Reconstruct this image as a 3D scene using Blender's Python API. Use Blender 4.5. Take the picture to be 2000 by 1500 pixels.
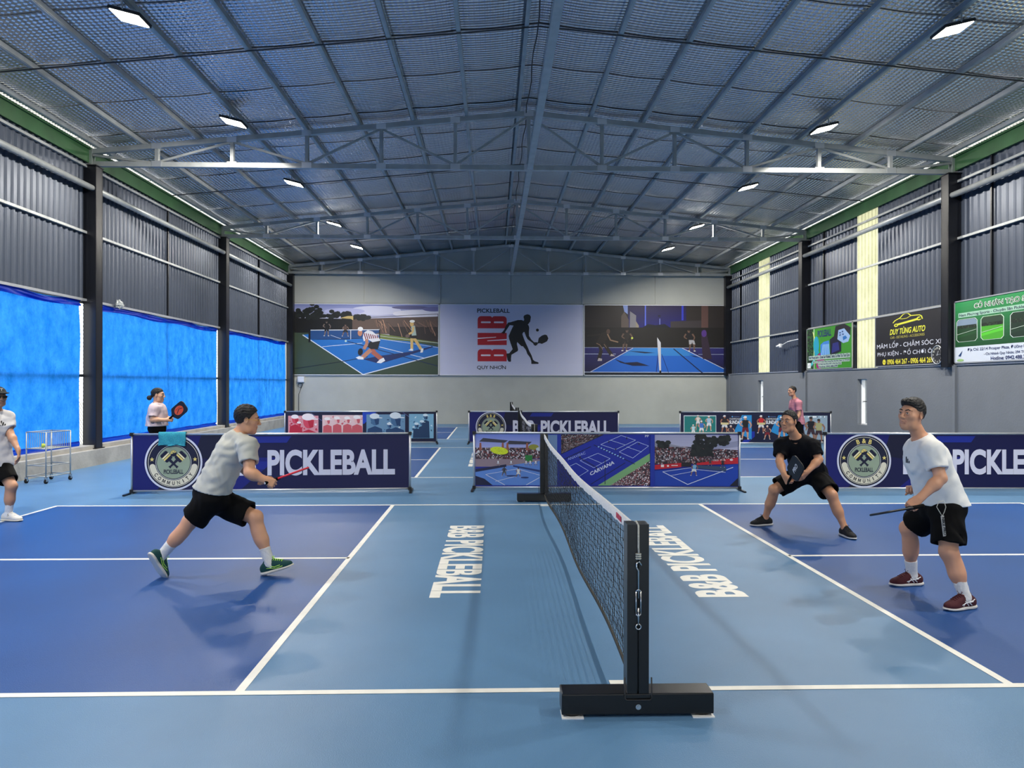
import bpy, bmesh, math, random
import numpy as np
from mathutils import Vector, Matrix
random.seed(7); RNG = np.random.default_rng(7)
for o in list(bpy.data.objects): bpy.data.objects.remove(o)
SC = bpy.context.scene
COL = SC.collection
R = math.radians
# ------------------------------------------------------------------ camera
CX, CY, CZ, YAW, FPX = -0.7588, -3.9647, 1.6763, -0.0267, 1416.6
cam = bpy.data.cameras.new('camera'); camo = bpy.data.objects.new('camera', cam); COL.objects.link(camo)
camo.location = (CX, CY, CZ); camo.rotation_euler = (R(90.0), R(-0.0745), YAW)
cam.sensor_width = 36; cam.lens = FPX / 2000 * 36; cam.clip_end = 300; cam.clip_start = .05
SC.camera = camo
# ------------------------------------------------------------------ sky, exposure
W = bpy.data.worlds.new('sky'); SC.world = W; W.use_nodes = True
bg = W.node_tree.nodes['Background']; bg.inputs[0].default_value = (.93, .97, 1, 1); bg.inputs[1].default_value = 3.4
SC.view_settings.view_transform = 'Standard'; SC.view_settings.look = 'None'
SC.view_settings.gamma = 1; SC.view_settings.use_curve_mapping = False
SC.view_settings.exposure = 0.0
try:
    SC.cycles.use_denoising = True
    SC.cycles.max_bounces = 5; SC.cycles.diffuse_bounces = 3; SC.cycles.glossy_bounces = 3; SC.cycles.transmission_bounces = 3; SC.cycles.use_adaptive_sampling = True; SC.cycles.adaptive_threshold = .1; SC.cycles.adaptive_min_samples = 16
    SC.cycles.sample_clamp_indirect = 6; SC.cycles.caustics_reflective = False; SC.cycles.caustics_refractive = False
except Exception: pass
LAMP_W = 265.0
# ------------------------------------------------------------------ helpers
def lin(c): return c / 12.92 if c <= .04045 else ((c + .055) / 1.055) ** 2.4
def rgb(r, g, b): return (lin(r / 255), lin(g / 255), lin(b / 255), 1)
def at(px, py, Y):
    u = (px - 1000) / FPX; v = (py - 750) / FPX; s = -.0013
    u, v = u * math.cos(s) + v * math.sin(s), -u * math.sin(s) + v * math.cos(s)
    c, n = math.cos(YAW), math.sin(YAW); dx, dy, dz = c * u - n, n * u + c, -v
    t = (Y - CY) / dy
    return Vector((CX + t * dx, Y, CZ + t * dz))
def mat(name, col, rough=.5, metal=0., var=0., vscale=6., bump=0., bscale=40., spec=.5, stretch=None, coat=0.):
    m = bpy.data.materials.new(name); m.use_nodes = True
    nt = m.node_tree; b = nt.nodes['Principled BSDF']
    b.inputs['Base Color'].default_value = col; b.inputs['Roughness'].default_value = rough
    b.inputs['Metallic'].default_value = metal; b.inputs['Specular IOR Level'].default_value = spec
    if coat: b.inputs['Coat Weight'].default_value = coat
    if var or bump:
        tc = nt.nodes.new('ShaderNodeTexCoord'); src = tc.outputs['Object']
        if stretch:
            mp = nt.nodes.new('ShaderNodeMapping'); mp.inputs['Scale'].default_value = stretch
            nt.links.new(src, mp.inputs[0]); src = mp.outputs[0]
    if var:
        n = nt.nodes.new('ShaderNodeTexNoise'); n.inputs['Scale'].default_value = vscale; n.inputs['Detail'].default_value = 5
        nt.links.new(src, n.inputs['Vector'])
        mx = nt.nodes.new('ShaderNodeMix'); mx.data_type = 'RGBA'
        mr = nt.nodes.new('ShaderNodeMapRange'); mr.inputs[1].default_value = .3; mr.inputs[2].default_value = .7
        nt.links.new(n.outputs[0], mr.inputs[0]); nt.links.new(mr.outputs[0], mx.inputs[0])
        mx.inputs[6].default_value = tuple(min(1, c * (1 - var)) for c in col[:3]) + (1,)
        mx.inputs[7].default_value = tuple(min(1, c * (1 + var)) for c in col[:3]) + (1,)
        nt.links.new(mx.outputs[2], b.inputs['Base Color'])
    if bump:
        n2 = nt.nodes.new('ShaderNodeTexNoise'); n2.inputs['Scale'].default_value = bscale; n2.inputs['Detail'].default_value = 3
        nt.links.new(src, n2.inputs['Vector'])
        bp = nt.nodes.new('ShaderNodeBump'); bp.inputs['Strength'].default_value = bump; bp.inputs['Distance'].default_value = .02
        nt.links.new(n2.outputs[0], bp.inputs['Height']); nt.links.new(bp.outputs[0], b.inputs['Normal'])
    return m
class MB:
    """collects shapes for one mesh"""
    def __init__(s): s.v = []; s.f = []; s.c = []; s.col = (1, 1, 1, 1)
    def add(s, vs, fs):
        o = len(s.v); s.v += [tuple(v) for v in vs]; s.f += [tuple(i + o for i in f) for f in fs]; s.c += [s.col] * len(fs)
    def box(s, c, d, M=None):
        x, y, z = d[0] / 2, d[1] / 2, d[2] / 2
        vs = [Vector((a * x, b * y, e * z)) for e in (-1, 1) for b in (-1, 1) for a in (-1, 1)]
        if M is not None: vs = [M @ v for v in vs]
        c = Vector(c); s.add([v + c for v in vs], [(0, 2, 3, 1), (4, 5, 7, 6), (0, 1, 5, 4), (2, 6, 7, 3), (0, 4, 6, 2), (1, 3, 7, 5)])
    def span(s, x0, x1, y0, y1, z0, z1): s.box(((x0 + x1) / 2, (y0 + y1) / 2, (z0 + z1) / 2), (abs(x1 - x0), abs(y1 - y0), abs(z1 - z0)))
    def bar(s, a, b, w, h, up=(0, 0, 1)):
        a, b = Vector(a), Vector(b); d = (b - a).normalized(); up = Vector(up)
        sd = d.cross(up)
        if sd.length < 1e-4: sd = d.cross(Vector((0, 1, 0)))
        sd.normalize(); u = sd.cross(d); vs = []
        for p in (a, b):
            for i, j in ((-1, -1), (1, -1), (1, 1), (-1, 1)): vs.append(p + sd * (i * w / 2) + u * (j * h / 2))
        s.add(vs, [(0, 1, 2, 3), (7, 6, 5, 4), (0, 4, 5, 1), (1, 5, 6, 2), (2, 6, 7, 3), (3, 7, 4, 0)])
    def tube(s, pts, r, n=8, cap=True, closed=False):
        pts = [Vector(p) for p in pts]; N = len(pts); rs = r if isinstance(r, (list, tuple)) else [r] * N
        rings = []; prev = None
        for i, p in enumerate(pts):
            if closed: d = pts[(i + 1) % N] - pts[i - 1]
            else: d = pts[min(i + 1, N - 1)] - pts[max(i - 1, 0)]
            d.normalize()
            if prev is None:
                sd = d.cross(Vector((0, 0, 1)))
                if sd.length < 1e-3: sd = d.cross(Vector((0, 1, 0)))
            else: sd = prev - d * prev.dot(d)
            sd.normalize(); prev = sd; u = sd.cross(d)
            rings.append([p + (sd * math.cos(2 * math.pi * k / n) + u * math.sin(2 * math.pi * k / n)) * rs[i] for k in range(n)])
        vs = [v for q in rings for v in q]; fs = []
        for i in range(N if closed else N - 1):
            j = (i + 1) % N
            for k in range(n): fs.append((i * n + k, i * n + (k + 1) % n, j * n + (k + 1) % n, j * n + k))
        if cap and not closed: fs += [tuple(range(n))[::-1], tuple((N - 1) * n + k for k in range(n))]
        s.add(vs, fs)
    def cyl(s, a, b, r, n=16): s.tube([a, b], r, n)
    def sphere(s, c, r, n=12, m=8, sc=(1, 1, 1)):
        c = Vector(c); vs = []; fs = []
        for i in range(m + 1):
            th = math.pi * i / m
            for k in range(n):
                ph = 2 * math.pi * k / n
                vs.append(c + Vector((math.sin(th) * math.cos(ph) * sc[0], math.sin(th) * math.sin(ph) * sc[1], math.cos(th) * sc[2])) * r)
        for i in range(m):
            for k in range(n): fs.append((i * n + k, (i + 1) * n + k, (i + 1) * n + (k + 1) % n, i * n + (k + 1) % n))
        s.add(vs, fs)
    def mesh(s, name, m, smooth=False, colors=False):
        me = bpy.data.meshes.new(name); me.from_pydata(s.v, [], s.f)
        if isinstance(m, (list, tuple)):
            for q in m: me.materials.append(q)
        elif m: me.materials.append(m)
        if smooth: me.polygons.foreach_set('use_smooth', [True] * len(me.polygons))
        if colors:
            at_ = me.color_attributes.new('Col', 'FLOAT_COLOR', 'CORNER'); buf = np.empty((len(me.loops), 4), np.float32); i = 0
            for f, c in zip(s.f, s.c): buf[i:i + len(f)] = c; i += len(f)
            at_.data.foreach_set('color', buf.ravel())
        me.update(); return me
def link(name, me, parent=None):
    o = bpy.data.objects.new(name, me); COL.objects.link(o)
    if parent is not None: o.parent = parent
    return o
def obj(name, mb, m, parent=None, smooth=False, colors=False): return link(name, mb.mesh(name, m, smooth, colors), parent)
def tag(o, label=None, cat=None, group=None, kind=None):
    if label: o['label'] = label
    if cat: o['category'] = cat
    if group: o['group'] = group
    if kind: o['kind'] = kind
    return o
def thing(name, loc, label, cat, group=None, rz=0, kind=None):
    o = bpy.data.objects.new(name, None); COL.objects.link(o); o.location = loc; o.rotation_euler = (0, 0, rz); o.empty_display_size = .1
    return tag(o, label, cat, group, kind)
def copy_tree(o, parent=None):
    c = o.copy(); COL.objects.link(c)
    if parent is not None: c.parent = parent
    for ch in o.children: copy_tree(ch, c)
    return c
ORD = ['nearest', 'second', 'third', 'fourth', 'fifth', 'sixth', 'seventh', 'eighth']
# ------------------------------------------------------------------ materials
M = {}
def courtmat(name, col):
    m = mat(name, col, .42, 0, .10, .9, .12, 160, spec=.4); return m
M['apron'] = courtmat('light_blue_acrylic', rgb(88, 128, 166))
M['court'] = courtmat('dark_blue_acrylic', rgb(26, 72, 136))
M['line'] = mat('white_court_paint', rgb(232, 232, 226), .5, 0, .05, 9)
M['plaster'] = mat('grey_plaster', rgb(184, 186, 178), .85, 0, .06, 1.2, .15, 30)
M['plaster_r'] = mat('grey_render', rgb(112, 117, 124), .85, 0, .05, 1.5, .15, 30)
M['concrete'] = mat('concrete', rgb(165, 163, 158), .9, 0, .16, 3, .25, 20)
M['board'] = mat('cement_board', rgb(176, 179, 174), .75, 0, .04, 1)
M['steel'] = mat('galvanised_steel', rgb(168, 172, 172), .42, .25, .12, 5)
M['sheet'] = mat('corrugated_sheet', rgb(74, 82, 97), .36, .30, .07, 1.3, stretch=(1, 1, .15))
M['black_steel'] = mat('black_painted_steel', rgb(15, 17, 24), .35, 0, .2, 4)
M['green'] = mat('green_eave_flashing', rgb(50, 92, 54), .6, 0, .2, 2)
M['rod'] = mat('dark_rod', rgb(25, 26, 30), .5)
M['white_plastic'] = mat('white_plastic', rgb(228, 230, 232), .4)
M['black_plastic'] = mat('black_plastic', rgb(18, 18, 20), .45)
M['black_gloss'] = mat('black_powder_coat', rgb(10, 10, 12), .28, 0, .1, 30, .04, 300)
M['alu'] = mat('aluminium', rgb(205, 208, 212), .35, .7)
M['chrome'] = mat('chrome', rgb(200, 200, 200), .2, 1)
M['rubber'] = mat('rubber', rgb(14, 14, 14), .8)
M['rope'] = mat('rope', rgb(190, 190, 182), .9, 0, .2, 90)
m = bpy.data.materials.new('print'); m.use_nodes = True; nt = m.node_tree
a = nt.nodes.new('ShaderNodeVertexColor'); a.layer_name = 'Col'
nt.links.new(a.outputs[0], nt.nodes['Principled BSDF'].inputs['Base Color']); nt.nodes['Principled BSDF'].inputs['Roughness'].default_value = .5
M['print'] = m
# foil roof insulation: embossed bubbles
m = mat('foil_insulation', rgb(216, 218, 222), .24, .95); nt = m.node_tree; tc = nt.nodes.new('ShaderNodeTexCoord')
sx = nt.nodes.new('ShaderNodeSeparateXYZ'); nt.links.new(tc.outputs['Object'], sx.inputs[0])
def mth(op, a, b=None):
    n = nt.nodes.new('ShaderNodeMath'); n.operation = op
    for i, q in enumerate((a, b)):
        if q is None: continue
        if isinstance(q, (int, float)): n.inputs[i].default_value = q
        else: nt.links.new(q, n.inputs[i])
    return n.outputs[0]
s1 = mth('SINE', mth('MULTIPLY', mth('ADD', sx.outputs[0], sx.outputs[1]), 38.)); s2 = mth('SINE', mth('MULTIPLY', mth('SUBTRACT', sx.outputs[0], sx.outputs[1]), 38.))
bp = nt.nodes.new('ShaderNodeBump'); bp.inputs['Strength'].default_value = .7; bp.inputs['Distance'].default_value = .012
nt.links.new(mth('MULTIPLY', s1, s2), bp.inputs['Height']); nt.links.new(bp.outputs[0], nt.nodes['Principled BSDF'].inputs['Normal'])
M['foil'] = m
def translucent(name, col, glossy=.1, rough=.4, var=.0, vscale=3., bump=0, stretch=(1, 1, 1), bscale=12):
    m = bpy.data.materials.new(name); m.use_nodes = True; nt = m.node_tree
    for n in list(nt.nodes): nt.nodes.remove(n)
    out = nt.nodes.new('ShaderNodeOutputMaterial'); tr = nt.nodes.new('ShaderNodeBsdfTranslucent'); df = nt.nodes.new('ShaderNodeBsdfPrincipled')
    df.inputs['Base Color'].default_value = col; df.inputs['Roughness'].default_value = rough; tr.inputs[0].default_value = col
    mx = nt.nodes.new('ShaderNodeMixShader'); mx.inputs[0].default_value = glossy
    nt.links.new(tr.outputs[0], mx.inputs[1]); nt.links.new(df.outputs[0], mx.inputs[2]); nt.links.new(mx.outputs[0], out.inputs[0])
    tc = nt.nodes.new('ShaderNodeTexCoord'); mp = nt.nodes.new('ShaderNodeMapping'); mp.inputs['Scale'].default_value = stretch; nt.links.new(tc.outputs['Object'], mp.inputs[0])
    if var:
        n = nt.nodes.new('ShaderNodeTexNoise'); n.inputs['Scale'].default_value = vscale; n.inputs['Detail'].default_value = 9; n.inputs['Roughness'].default_value = .72
        nt.links.new(mp.outputs[0], n.inputs['Vector'])
        cr = nt.nodes.new('ShaderNodeValToRGB'); nt.links.new(n.outputs[0], cr.inputs[0])
        cr.color_ramp.elements[0].position = .3; cr.color_ramp.elements[1].position = .72
        cr.color_ramp.elements[0].color = tuple(c * (1 - var) for c in col[:3]) + (1,)
        cr.color_ramp.elements[1].color = tuple(min(1, c * (1 + .5 * var) + .10 * var) for c in col[:3]) + (1,)
        nt.links.new(cr.outputs[0], tr.inputs[0])
    if bump:
        n2 = nt.nodes.new('ShaderNodeTexNoise'); n2.inputs['Scale'].default_value = bscale; n2.inputs['Detail'].default_value = 4; nt.links.new(mp.outputs[0], n2.inputs['Vector'])
        b2 = nt.nodes.new('ShaderNodeBump'); b2.inputs['Strength'].default_value = bump; b2.inputs['Distance'].default_value = .03
        nt.links.new(n2.outputs[0], b2.inputs['Height']); nt.links.new(b2.outputs[0], tr.inputs['Normal']); nt.links.new(b2.outputs[0], df.inputs['Normal'])
    return m
M['tarp'] = translucent('blue_tarpaulin', (.002, .23, .90, 1), .12, .35, .42, 3.2, 1., (1, 1, .8), 30)
M['tarp_hem'] = translucent('blue_tarpaulin_hem', (.002, .045, .42, 1), .3, .4)
M['skylight'] = translucent('translucent_sheet', (.58, .57, .36, 1), .1, .3, .35, .8)
# ------------------------------------------------------------------ the hall
XL, XR, YB, YF = -9.25, 9.25, 26.4, -10.65
BAYS = [-10.65, -3.3, 4.05, 11.4, 18.75, 26.1]
def roofz(x): return 7.57 - .0989 * abs(x)
mb = MB(); mb.span(XL - .4, XR + .4, YF - .3, YB + .3, -.2, 0)
floor = tag(obj('floor', mb, M['apron']), 'light blue acrylic sports hall floor with three courts', 'floor', kind='structure')
mb = MB(); mb.span(-60, 60, -50, 70, -.5, -.2)
tag(obj('ground', mb, mat('outdoor_ground', rgb(190, 185, 170), .9)), 'pale ground outside the hall', 'ground', kind='structure')
# courts: each painted field, line and lettering is a piece of the floor
COURTS = [0.0, 9.05, 18.07]; CW, NV, CL = 6.10, 2.134, 6.706; LW = .051
def sheet(name, x0, x1, y0, y1, z, m):
    b = MB(); b.span(x0, x1, y0, y1, z - .0012, z); return obj(name, b, m, floor)
for y0 in COURTS:
    for sgn in (-1, 1):
        xa, xb = sorted((sgn * NV, sgn * CL))
        for k in (0, 1): sheet('service_court', xa, xb, y0 + k * CW / 2, y0 + (k + 1) * CW / 2, .0012, M['court'])
        sheet('kitchen_line', sgn * NV - LW / 2, sgn * NV + LW / 2, y0, y0 + CW, .0026, M['line'])
        sheet('centre_line', xa, xb, y0 + CW / 2 - LW / 2, y0 + CW / 2 + LW / 2, .0026, M['line'])
        sheet('base_line', sgn * CL - LW / 2, sgn * CL + LW / 2, y0 - LW / 2, y0 + CW + LW / 2, .0026, M['line'])
    for yy in (y0, y0 + CW): sheet('side_line', -CL, CL, yy - LW / 2, yy + LW / 2, .0027, M['line'])
    for yy in (y0 + .0, y0 + CW): sheet('net_mark', -.10, .06, yy + (.06 if yy == y0 else -.12), yy + (.12 if yy == y0 else -.06), .0027, M['line'])
# back wall
mb = MB(); mb.add([(XL - .2, YB, 0), (XR + .2, YB, 0), (XR + .2, YB, roofz(9.4)), (0, YB, roofz(0) + .05), (XL - .2, YB, roofz(9.4)),
                   (XL - .2, YB + .2, 0), (XR + .2, YB + .2, 0), (XR + .2, YB + .2, roofz(9.4)), (0, YB + .2, roofz(0) + .05), (XL - .2, YB + .2, roofz(9.4))],
                  [(0, 1, 2, 3, 4), (9, 8, 7, 6, 5), (0, 5, 6, 1), (1, 6, 7, 2), (2, 7, 8, 3), (3, 8, 9, 4), (4, 9, 5, 0)])
wall_back = tag(obj('wall_back', mb, M['plaster']), 'pale grey plastered end wall behind the big posters', 'wall', kind='structure')
seams = [-9.05, -6.1, -2.97, 0.0, 3.02, 6.06, 9.05]
for i in range(6):
    mb = MB(); mb.span(seams[i] + .012, seams[i + 1] - .012, YB - .03, YB, 5.03, 6.42); obj('wall_panel', mb, M['board'], wall_back)
    mb = MB(); xa, xb = seams[i] + .012, seams[i + 1] - .012
    mb.add([(xa, YB - .03, 6.44), (xb, YB - .03, 6.44), (xb, YB - .03, roofz(xb) - .02), (xa, YB - .03, roofz(xa) - .02), (xa, YB, 6.44), (xb, YB, 6.44), (xb, YB, roofz(xb) - .02), (xa, YB, roofz(xa) - .02)],
           [(0, 1, 2, 3), (7, 6, 5, 4), (0, 4, 5, 1), (1, 5, 6, 2), (2, 6, 7, 3), (3, 7, 4, 0)]); obj('gable_panel', mb, M['board'], wall_back)
for i in (2, 4):
    mb = MB(); mb.span(seams[i] - .03, seams[i] + .03, YB - .07, YB - .03, 5.03, 6.42); obj('wall_stud', mb, M['steel'], wall_back)
# front wall, behind the camera; its unseen opening is added to daylight the faces
mb = MB(); mb.span(XL - .2, -3, YF - .2, YF, 0, 7.6); mb.span(3, XR + .2, YF - .2, YF, 0, 7.6); mb.span(-3, 3, YF - .2, YF, 3.2, 7.6)
tag(obj('wall_front', mb, M['plaster']), 'grey end wall on the near side with a wide open entrance', 'wall', kind='structure')
def corrugated(y0, y1, z0, z1, x, sgn):
    """trapezoid ribbed sheet in the plane x, ribs pointing into the hall"""
    b = MB(); prof = []; p = .19; n = max(1, round((y1 - y0) / p)); p = (y1 - y0) / n
    for k in range(n):
        q = y0 + k * p
        prof += [(q, 0), (q + p * .55, 0), (q + p * .66, .028), (q + p * .89, .028)]
    prof.append((y1, 0)); vs = []
    for z in (z0, z1): vs += [(x - sgn * d, y, z) for y, d in prof]
    N = len(prof); b.add(vs, [(i, i + 1, N + i + 1, N + i) for i in range(N - 1)]); return b
# left wall: concrete curb, ribbed sheets above the tarpaulins
mb = MB(); mb.span(XL - .05, -8.86, YF, YB, 0, .32); mb.span(XL - .2, -9.0, YF, YB, .32, .40)
wall_left = tag(obj('wall_left', mb, M['concrete']), 'low concrete curb wall with ribbed grey sheeting above blue tarpaulins', 'wall', kind='structure')
for i in range(35):
    ya = YF + i * 1.0586; obj('wall_sheet', corrugated(ya + .004, ya + 1.0546, 3.42, 6.32, XL + .02, -1), M['sheet'], wall_left)
for z, w in ((3.40, .05), (4.80, .05), (6.17, .05)):
    mb = MB(); mb.bar((XL + .07, YF, z), (XL + .07, YB, z), .06, w); obj('girt', mb, M['steel'] if z > 3.5 else M['alu'], wall_left)
for k in range(5):
    ym = (BAYS[k] + BAYS[k + 1]) / 2; mb = MB(); mb.bar((XL + .06, ym, 3.40), (XL + .06, ym, 6.3), .05, .05); obj('mullion', mb, M['black_steel'], wall_left)
# right wall: rendered masonry with slit windows, sheets and translucent strips above
SL = [(BAYS[k] + BAYS[k + 1]) / 2 + .06 for k in range(5)]
wall_right = thing('wall_right', (XR, 8, 0), 'grey rendered wall with slit windows under ribbed blue grey sheeting', 'wall', kind='structure')
def wr(name, mb, m):
    for i, v in enumerate(mb.v): mb.v[i] = (v[0] - XR, v[1] - 8, v[2])
    return obj(name, mb, m, wall_right)
XF = XR - .15      # inner face of the masonry
ys = [YF]
for s in SL: ys += [s - .25, s + .25]
ys.append(YB); mb = MB()
for k in range(0, len(ys), 2): mb.span(XF, XR + .15, ys[k], ys[k + 1], 0, 2.08)
for s in SL: mb.span(XF, XR + .15, s - .25, s + .25, 0, .6); mb.span(XF, XR + .15, s - .25, s + .25, 1.82, 2.08)
wr('masonry', mb, M['plaster_r'])
for k, y in enumerate(BAYS[1:]):
    mb = MB(); mb.span(XF - .05, XF, y - .22, y - .13, 0, 2.08); wr('pilaster', mb, M['plaster_r'])
    mb = MB(); mb.span(XF - .012, XF, y - .13, y - .08, 0, 2.08); wr('joint_gap', mb, M['black_steel'])
    mb = MB(); mb.span(XF - .02, XF + .1, BAYS[k], y, 2.08, 2.11); wr('sill_flashing', mb, M['alu'])
for k, s in enumerate(SL):
    w = thing('window_%d' % (k + 1), (XR, s, 1.2), 'narrow barred slit window low in the right wall, %s from the front' % ['first', 'second', 'third', 'fourth', 'fifth'][k], 'window', kind='structure')
    b = MB()
    for yy in (-.235, .235): b.span(-.05, .05, yy - .015, yy + .015, -.6, .62)
    for zz in (-.585, .605): b.span(-.05, .05, -.22, .22, zz - .015, zz + .015)
    obj('window_frame', b, M['white_plastic'], w)
    for yy in (-.11, 0, .11):
        b = MB(); b.bar((.0, yy, -.57), (.0, yy, .59), .016, .016); obj('window_bar', b, M['steel'], w)
    b = MB(); b.bar((0, -.22, .02), (0, .22, .02), .02, .02); obj('window_rail', b, M['black_steel'], w)
cells = []
for k in range(5):
    a, e, s = BAYS[k], BAYS[k + 1], SL[k]; n1 = 3; n2 = 3
    for i in range(n1): cells.append((a + (s - .53 - a) * i / n1, a + (s - .53 - a) * (i + 1) / n1, 0))
    cells += [(s - .53, s, 1), (s, s + .53, 1)]
    for i in range(n2): cells.append((s + .53 + (e - s - .53) * i / n2, s + .53 + (e - s - .53) * (i + 1) / n2, 0))
for a, e, t in cells: wr('skylight_sheet' if t else 'wall_sheet', corrugated(a + .004, e - .004, 2.1, 6.32, XR + .0, 1), M['skylight'] if t else M['sheet'])
for z in (3.42, 4.80, 6.02):
    mb = MB(); mb.bar((XR - .06, YF, z), (XR - .06, YB, z), .06, .05); wr('girt', mb, M['steel'])
for y, h in ((BAYS[k] + (SL[k] - .53 - BAYS[k]) * f, h) for k in range(5) for f, h in ((.5, 6.3),)):
    mb = MB(); mb.bar((XR - .05, y + 4.6, 3.42), (XR - .05, y + 4.6, 6.3), .04, .04); wr('mullion', mb, M['black_steel'])
# eave flashings, gutter pipes
n = 0
for x, s in ((XL + .08, 'left'), (XR - .08, 'right')):
    n += 1; mb = MB(); mb.span(x - .02, x + .02, YF, YB, 6.26, 6.58); mb.bar((x + (.04 if n == 1 else -.04), YF, 6.56), (x + (.04 if n == 1 else -.04), YB, 6.56), .05, .04)
    tag(obj('trim_%d' % n, mb, M['green']), 'green eave flashing running along the top of the %s wall' % s, 'flashing', kind='structure')
for side, x in (('left', XL + .2), ('right', XR - .2)):
    for k in range(5):
        a, e = BAYS[k] + .06, BAYS[k + 1] - .06
        mb = MB(); mb.tube([(x, a, 5.72), (x, e, 5.72)], .062, 12)
        tag(obj('rail_pipe', mb, M['steel'], smooth=True), 'grey steel tube along the %s wall, in the %s bay from the front' % (side, ['first', 'second', 'third', 'fourth', 'fifth'][k]), 'pipe', 'tubes between the columns')
# columns
for side, x, z0 in (('left', -9.1, .32), ('right', 9.1, 2.05)):
    for k, y in enumerate(BAYS):
        if y < -4: continue
        yy = y if y < 26 else 26.2
        c = thing('column', (x, yy, z0), 'black steel column on the %s wall, %s from the front' % (side, ['', 'first', 'second', 'third', 'fourth', 'in the far corner, fifth'][k]), 'column', 'black steel columns', kind='structure')
        H = 6.2 - z0; b = MB(); b.span(-.012, .012, -.12, .12, 0, H); obj('web', b, M['black_steel'], c)
        for q in (-1, 1):
            b = MB(); b.span(-.13, .13, q * .12 - .01, q * .12 + .01, 0, H); obj('flange', b, M['black_steel'], c)
        b = MB(); b.span(.11 if x < 0 else -.13, .13 if x < 0 else -.11, -.12, .12, 0, H); obj('face_plate', b, M['black_steel'], c)
        b = MB(); b.span(-.15, .15, -.16, .16, H - .02, H); obj('cap_plate', b, M['black_steel'], c)
        if z0 < 1:
            b = MB(); b.span(-.16, .16, -.17, .17, .0, .02); obj('base_plate', b, M['black_steel'], c)
# roof: foil sheets sagging between purlins
PX = [.2, 1.3, 2.42, 3.55, 4.66, 5.76, 6.9, 8.05, 8.95]
ceiling = thing('ceiling', (0, 8, 7), 'silver bubble foil roof lining on two shallow slopes', 'ceiling', kind='structure')
wid = 1.544; nst = 24; me_s = {}
for s in (-1, 1):
    xs = []; knots = [0] + PX + [9.55]
    for i in range(len(knots) - 1):
        for q in range(6): xs.append((knots[i] + (knots[i + 1] - knots[i]) * q / 6, .022 * math.sin(math.pi * q / 6) if i > 0 else 0))
    xs.append((9.55, 0)); b = MB(); vs = []
    yy = [0, .03, .25, .75, 1.25, 1.51, 1.548]
    for j, y in enumerate(yy):
        e = (0, .0, .006, .010, .006, 0, -.012)[j]
        vs += [(s * x, y, roofz(x) - 7 - d - e) for x, d in xs]
    N = len(xs); b.add(vs, [(j * N + i, j * N + i + 1, (j + 1) * N + i + 1, (j + 1) * N + i) for j in range(len(yy) - 1) for i in range(N - 1)])
    me_s[s] = b.mesh('roof_sheet', M['foil'], True)
for i in range(nst):
    for s in (-1, 1):
        o = link('roof_sheet', me_s[s], ceiling); o.location = (0, YF - 8 + i * wid, (i % 2) * .002)
for s in (-1, 1):
    for x in PX:
        b = MB(); z = roofz(x) - .065; b.bar((s * x, YF - 8, z - 7), (s * x, YB - 8, z - 7), .034, .08)
        b.span(s * x - (.0 if s > 0 else .05), s * x + (.05 if s > 0 else 0), YF - 8, YB - 8, z - 7 - .046, z - 7 - .038); obj('purlin', b, M['steel'], ceiling)
for k in range(5):
    ym = (BAYS[k] + BAYS[k + 1]) / 2 - 8
    for s in (-1, 1):
        b = MB(); b.tube([(0, ym, roofz(0) - 7.12), (s * 9.2, ym, roofz(9.2) - 7.12)], .011, 6); obj('sag_rod', b, M['rod'], ceiling)
b = MB(); b.span(-.035, .085, YF - 8, YB - 8, -.79, -.71); obj('ridge_tie', b, M['steel'], ceiling)
b = MB(); b.tube([(-.05 + .02 * math.sin(i * 1.7), YF - 8 + i * .6, .42 - .012 * (i % 3)) for i in range(62)], .012, 5); obj('ridge_cable', b, M['rod'], ceiling)
b = MB()
for s in (-1, 1):
    z9, z0 = roofz(9.9) - 6.9, roofz(0) - 6.9; b.add([(0, YF - 8.4, z0), (s * 9.9, YF - 8.4, z9), (s * 9.9, YB - 7.6, z9), (0, YB - 7.6, z0), (0, YF - 8.4, z0 + .05), (s * 9.9, YF - 8.4, z9 + .05), (s * 9.9, YB - 7.6, z9 + .05), (0, YB - 7.6, z0 + .05)], [(0, 1, 2, 3), (7, 6, 5, 4), (0, 4, 5, 1), (1, 5, 6, 2), (2, 6, 7, 3)])
obj('light_block_roof', b, M['sheet'], ceiling)  # unseen outer slab, added to stop sky light leaking between the foil sheets
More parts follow.
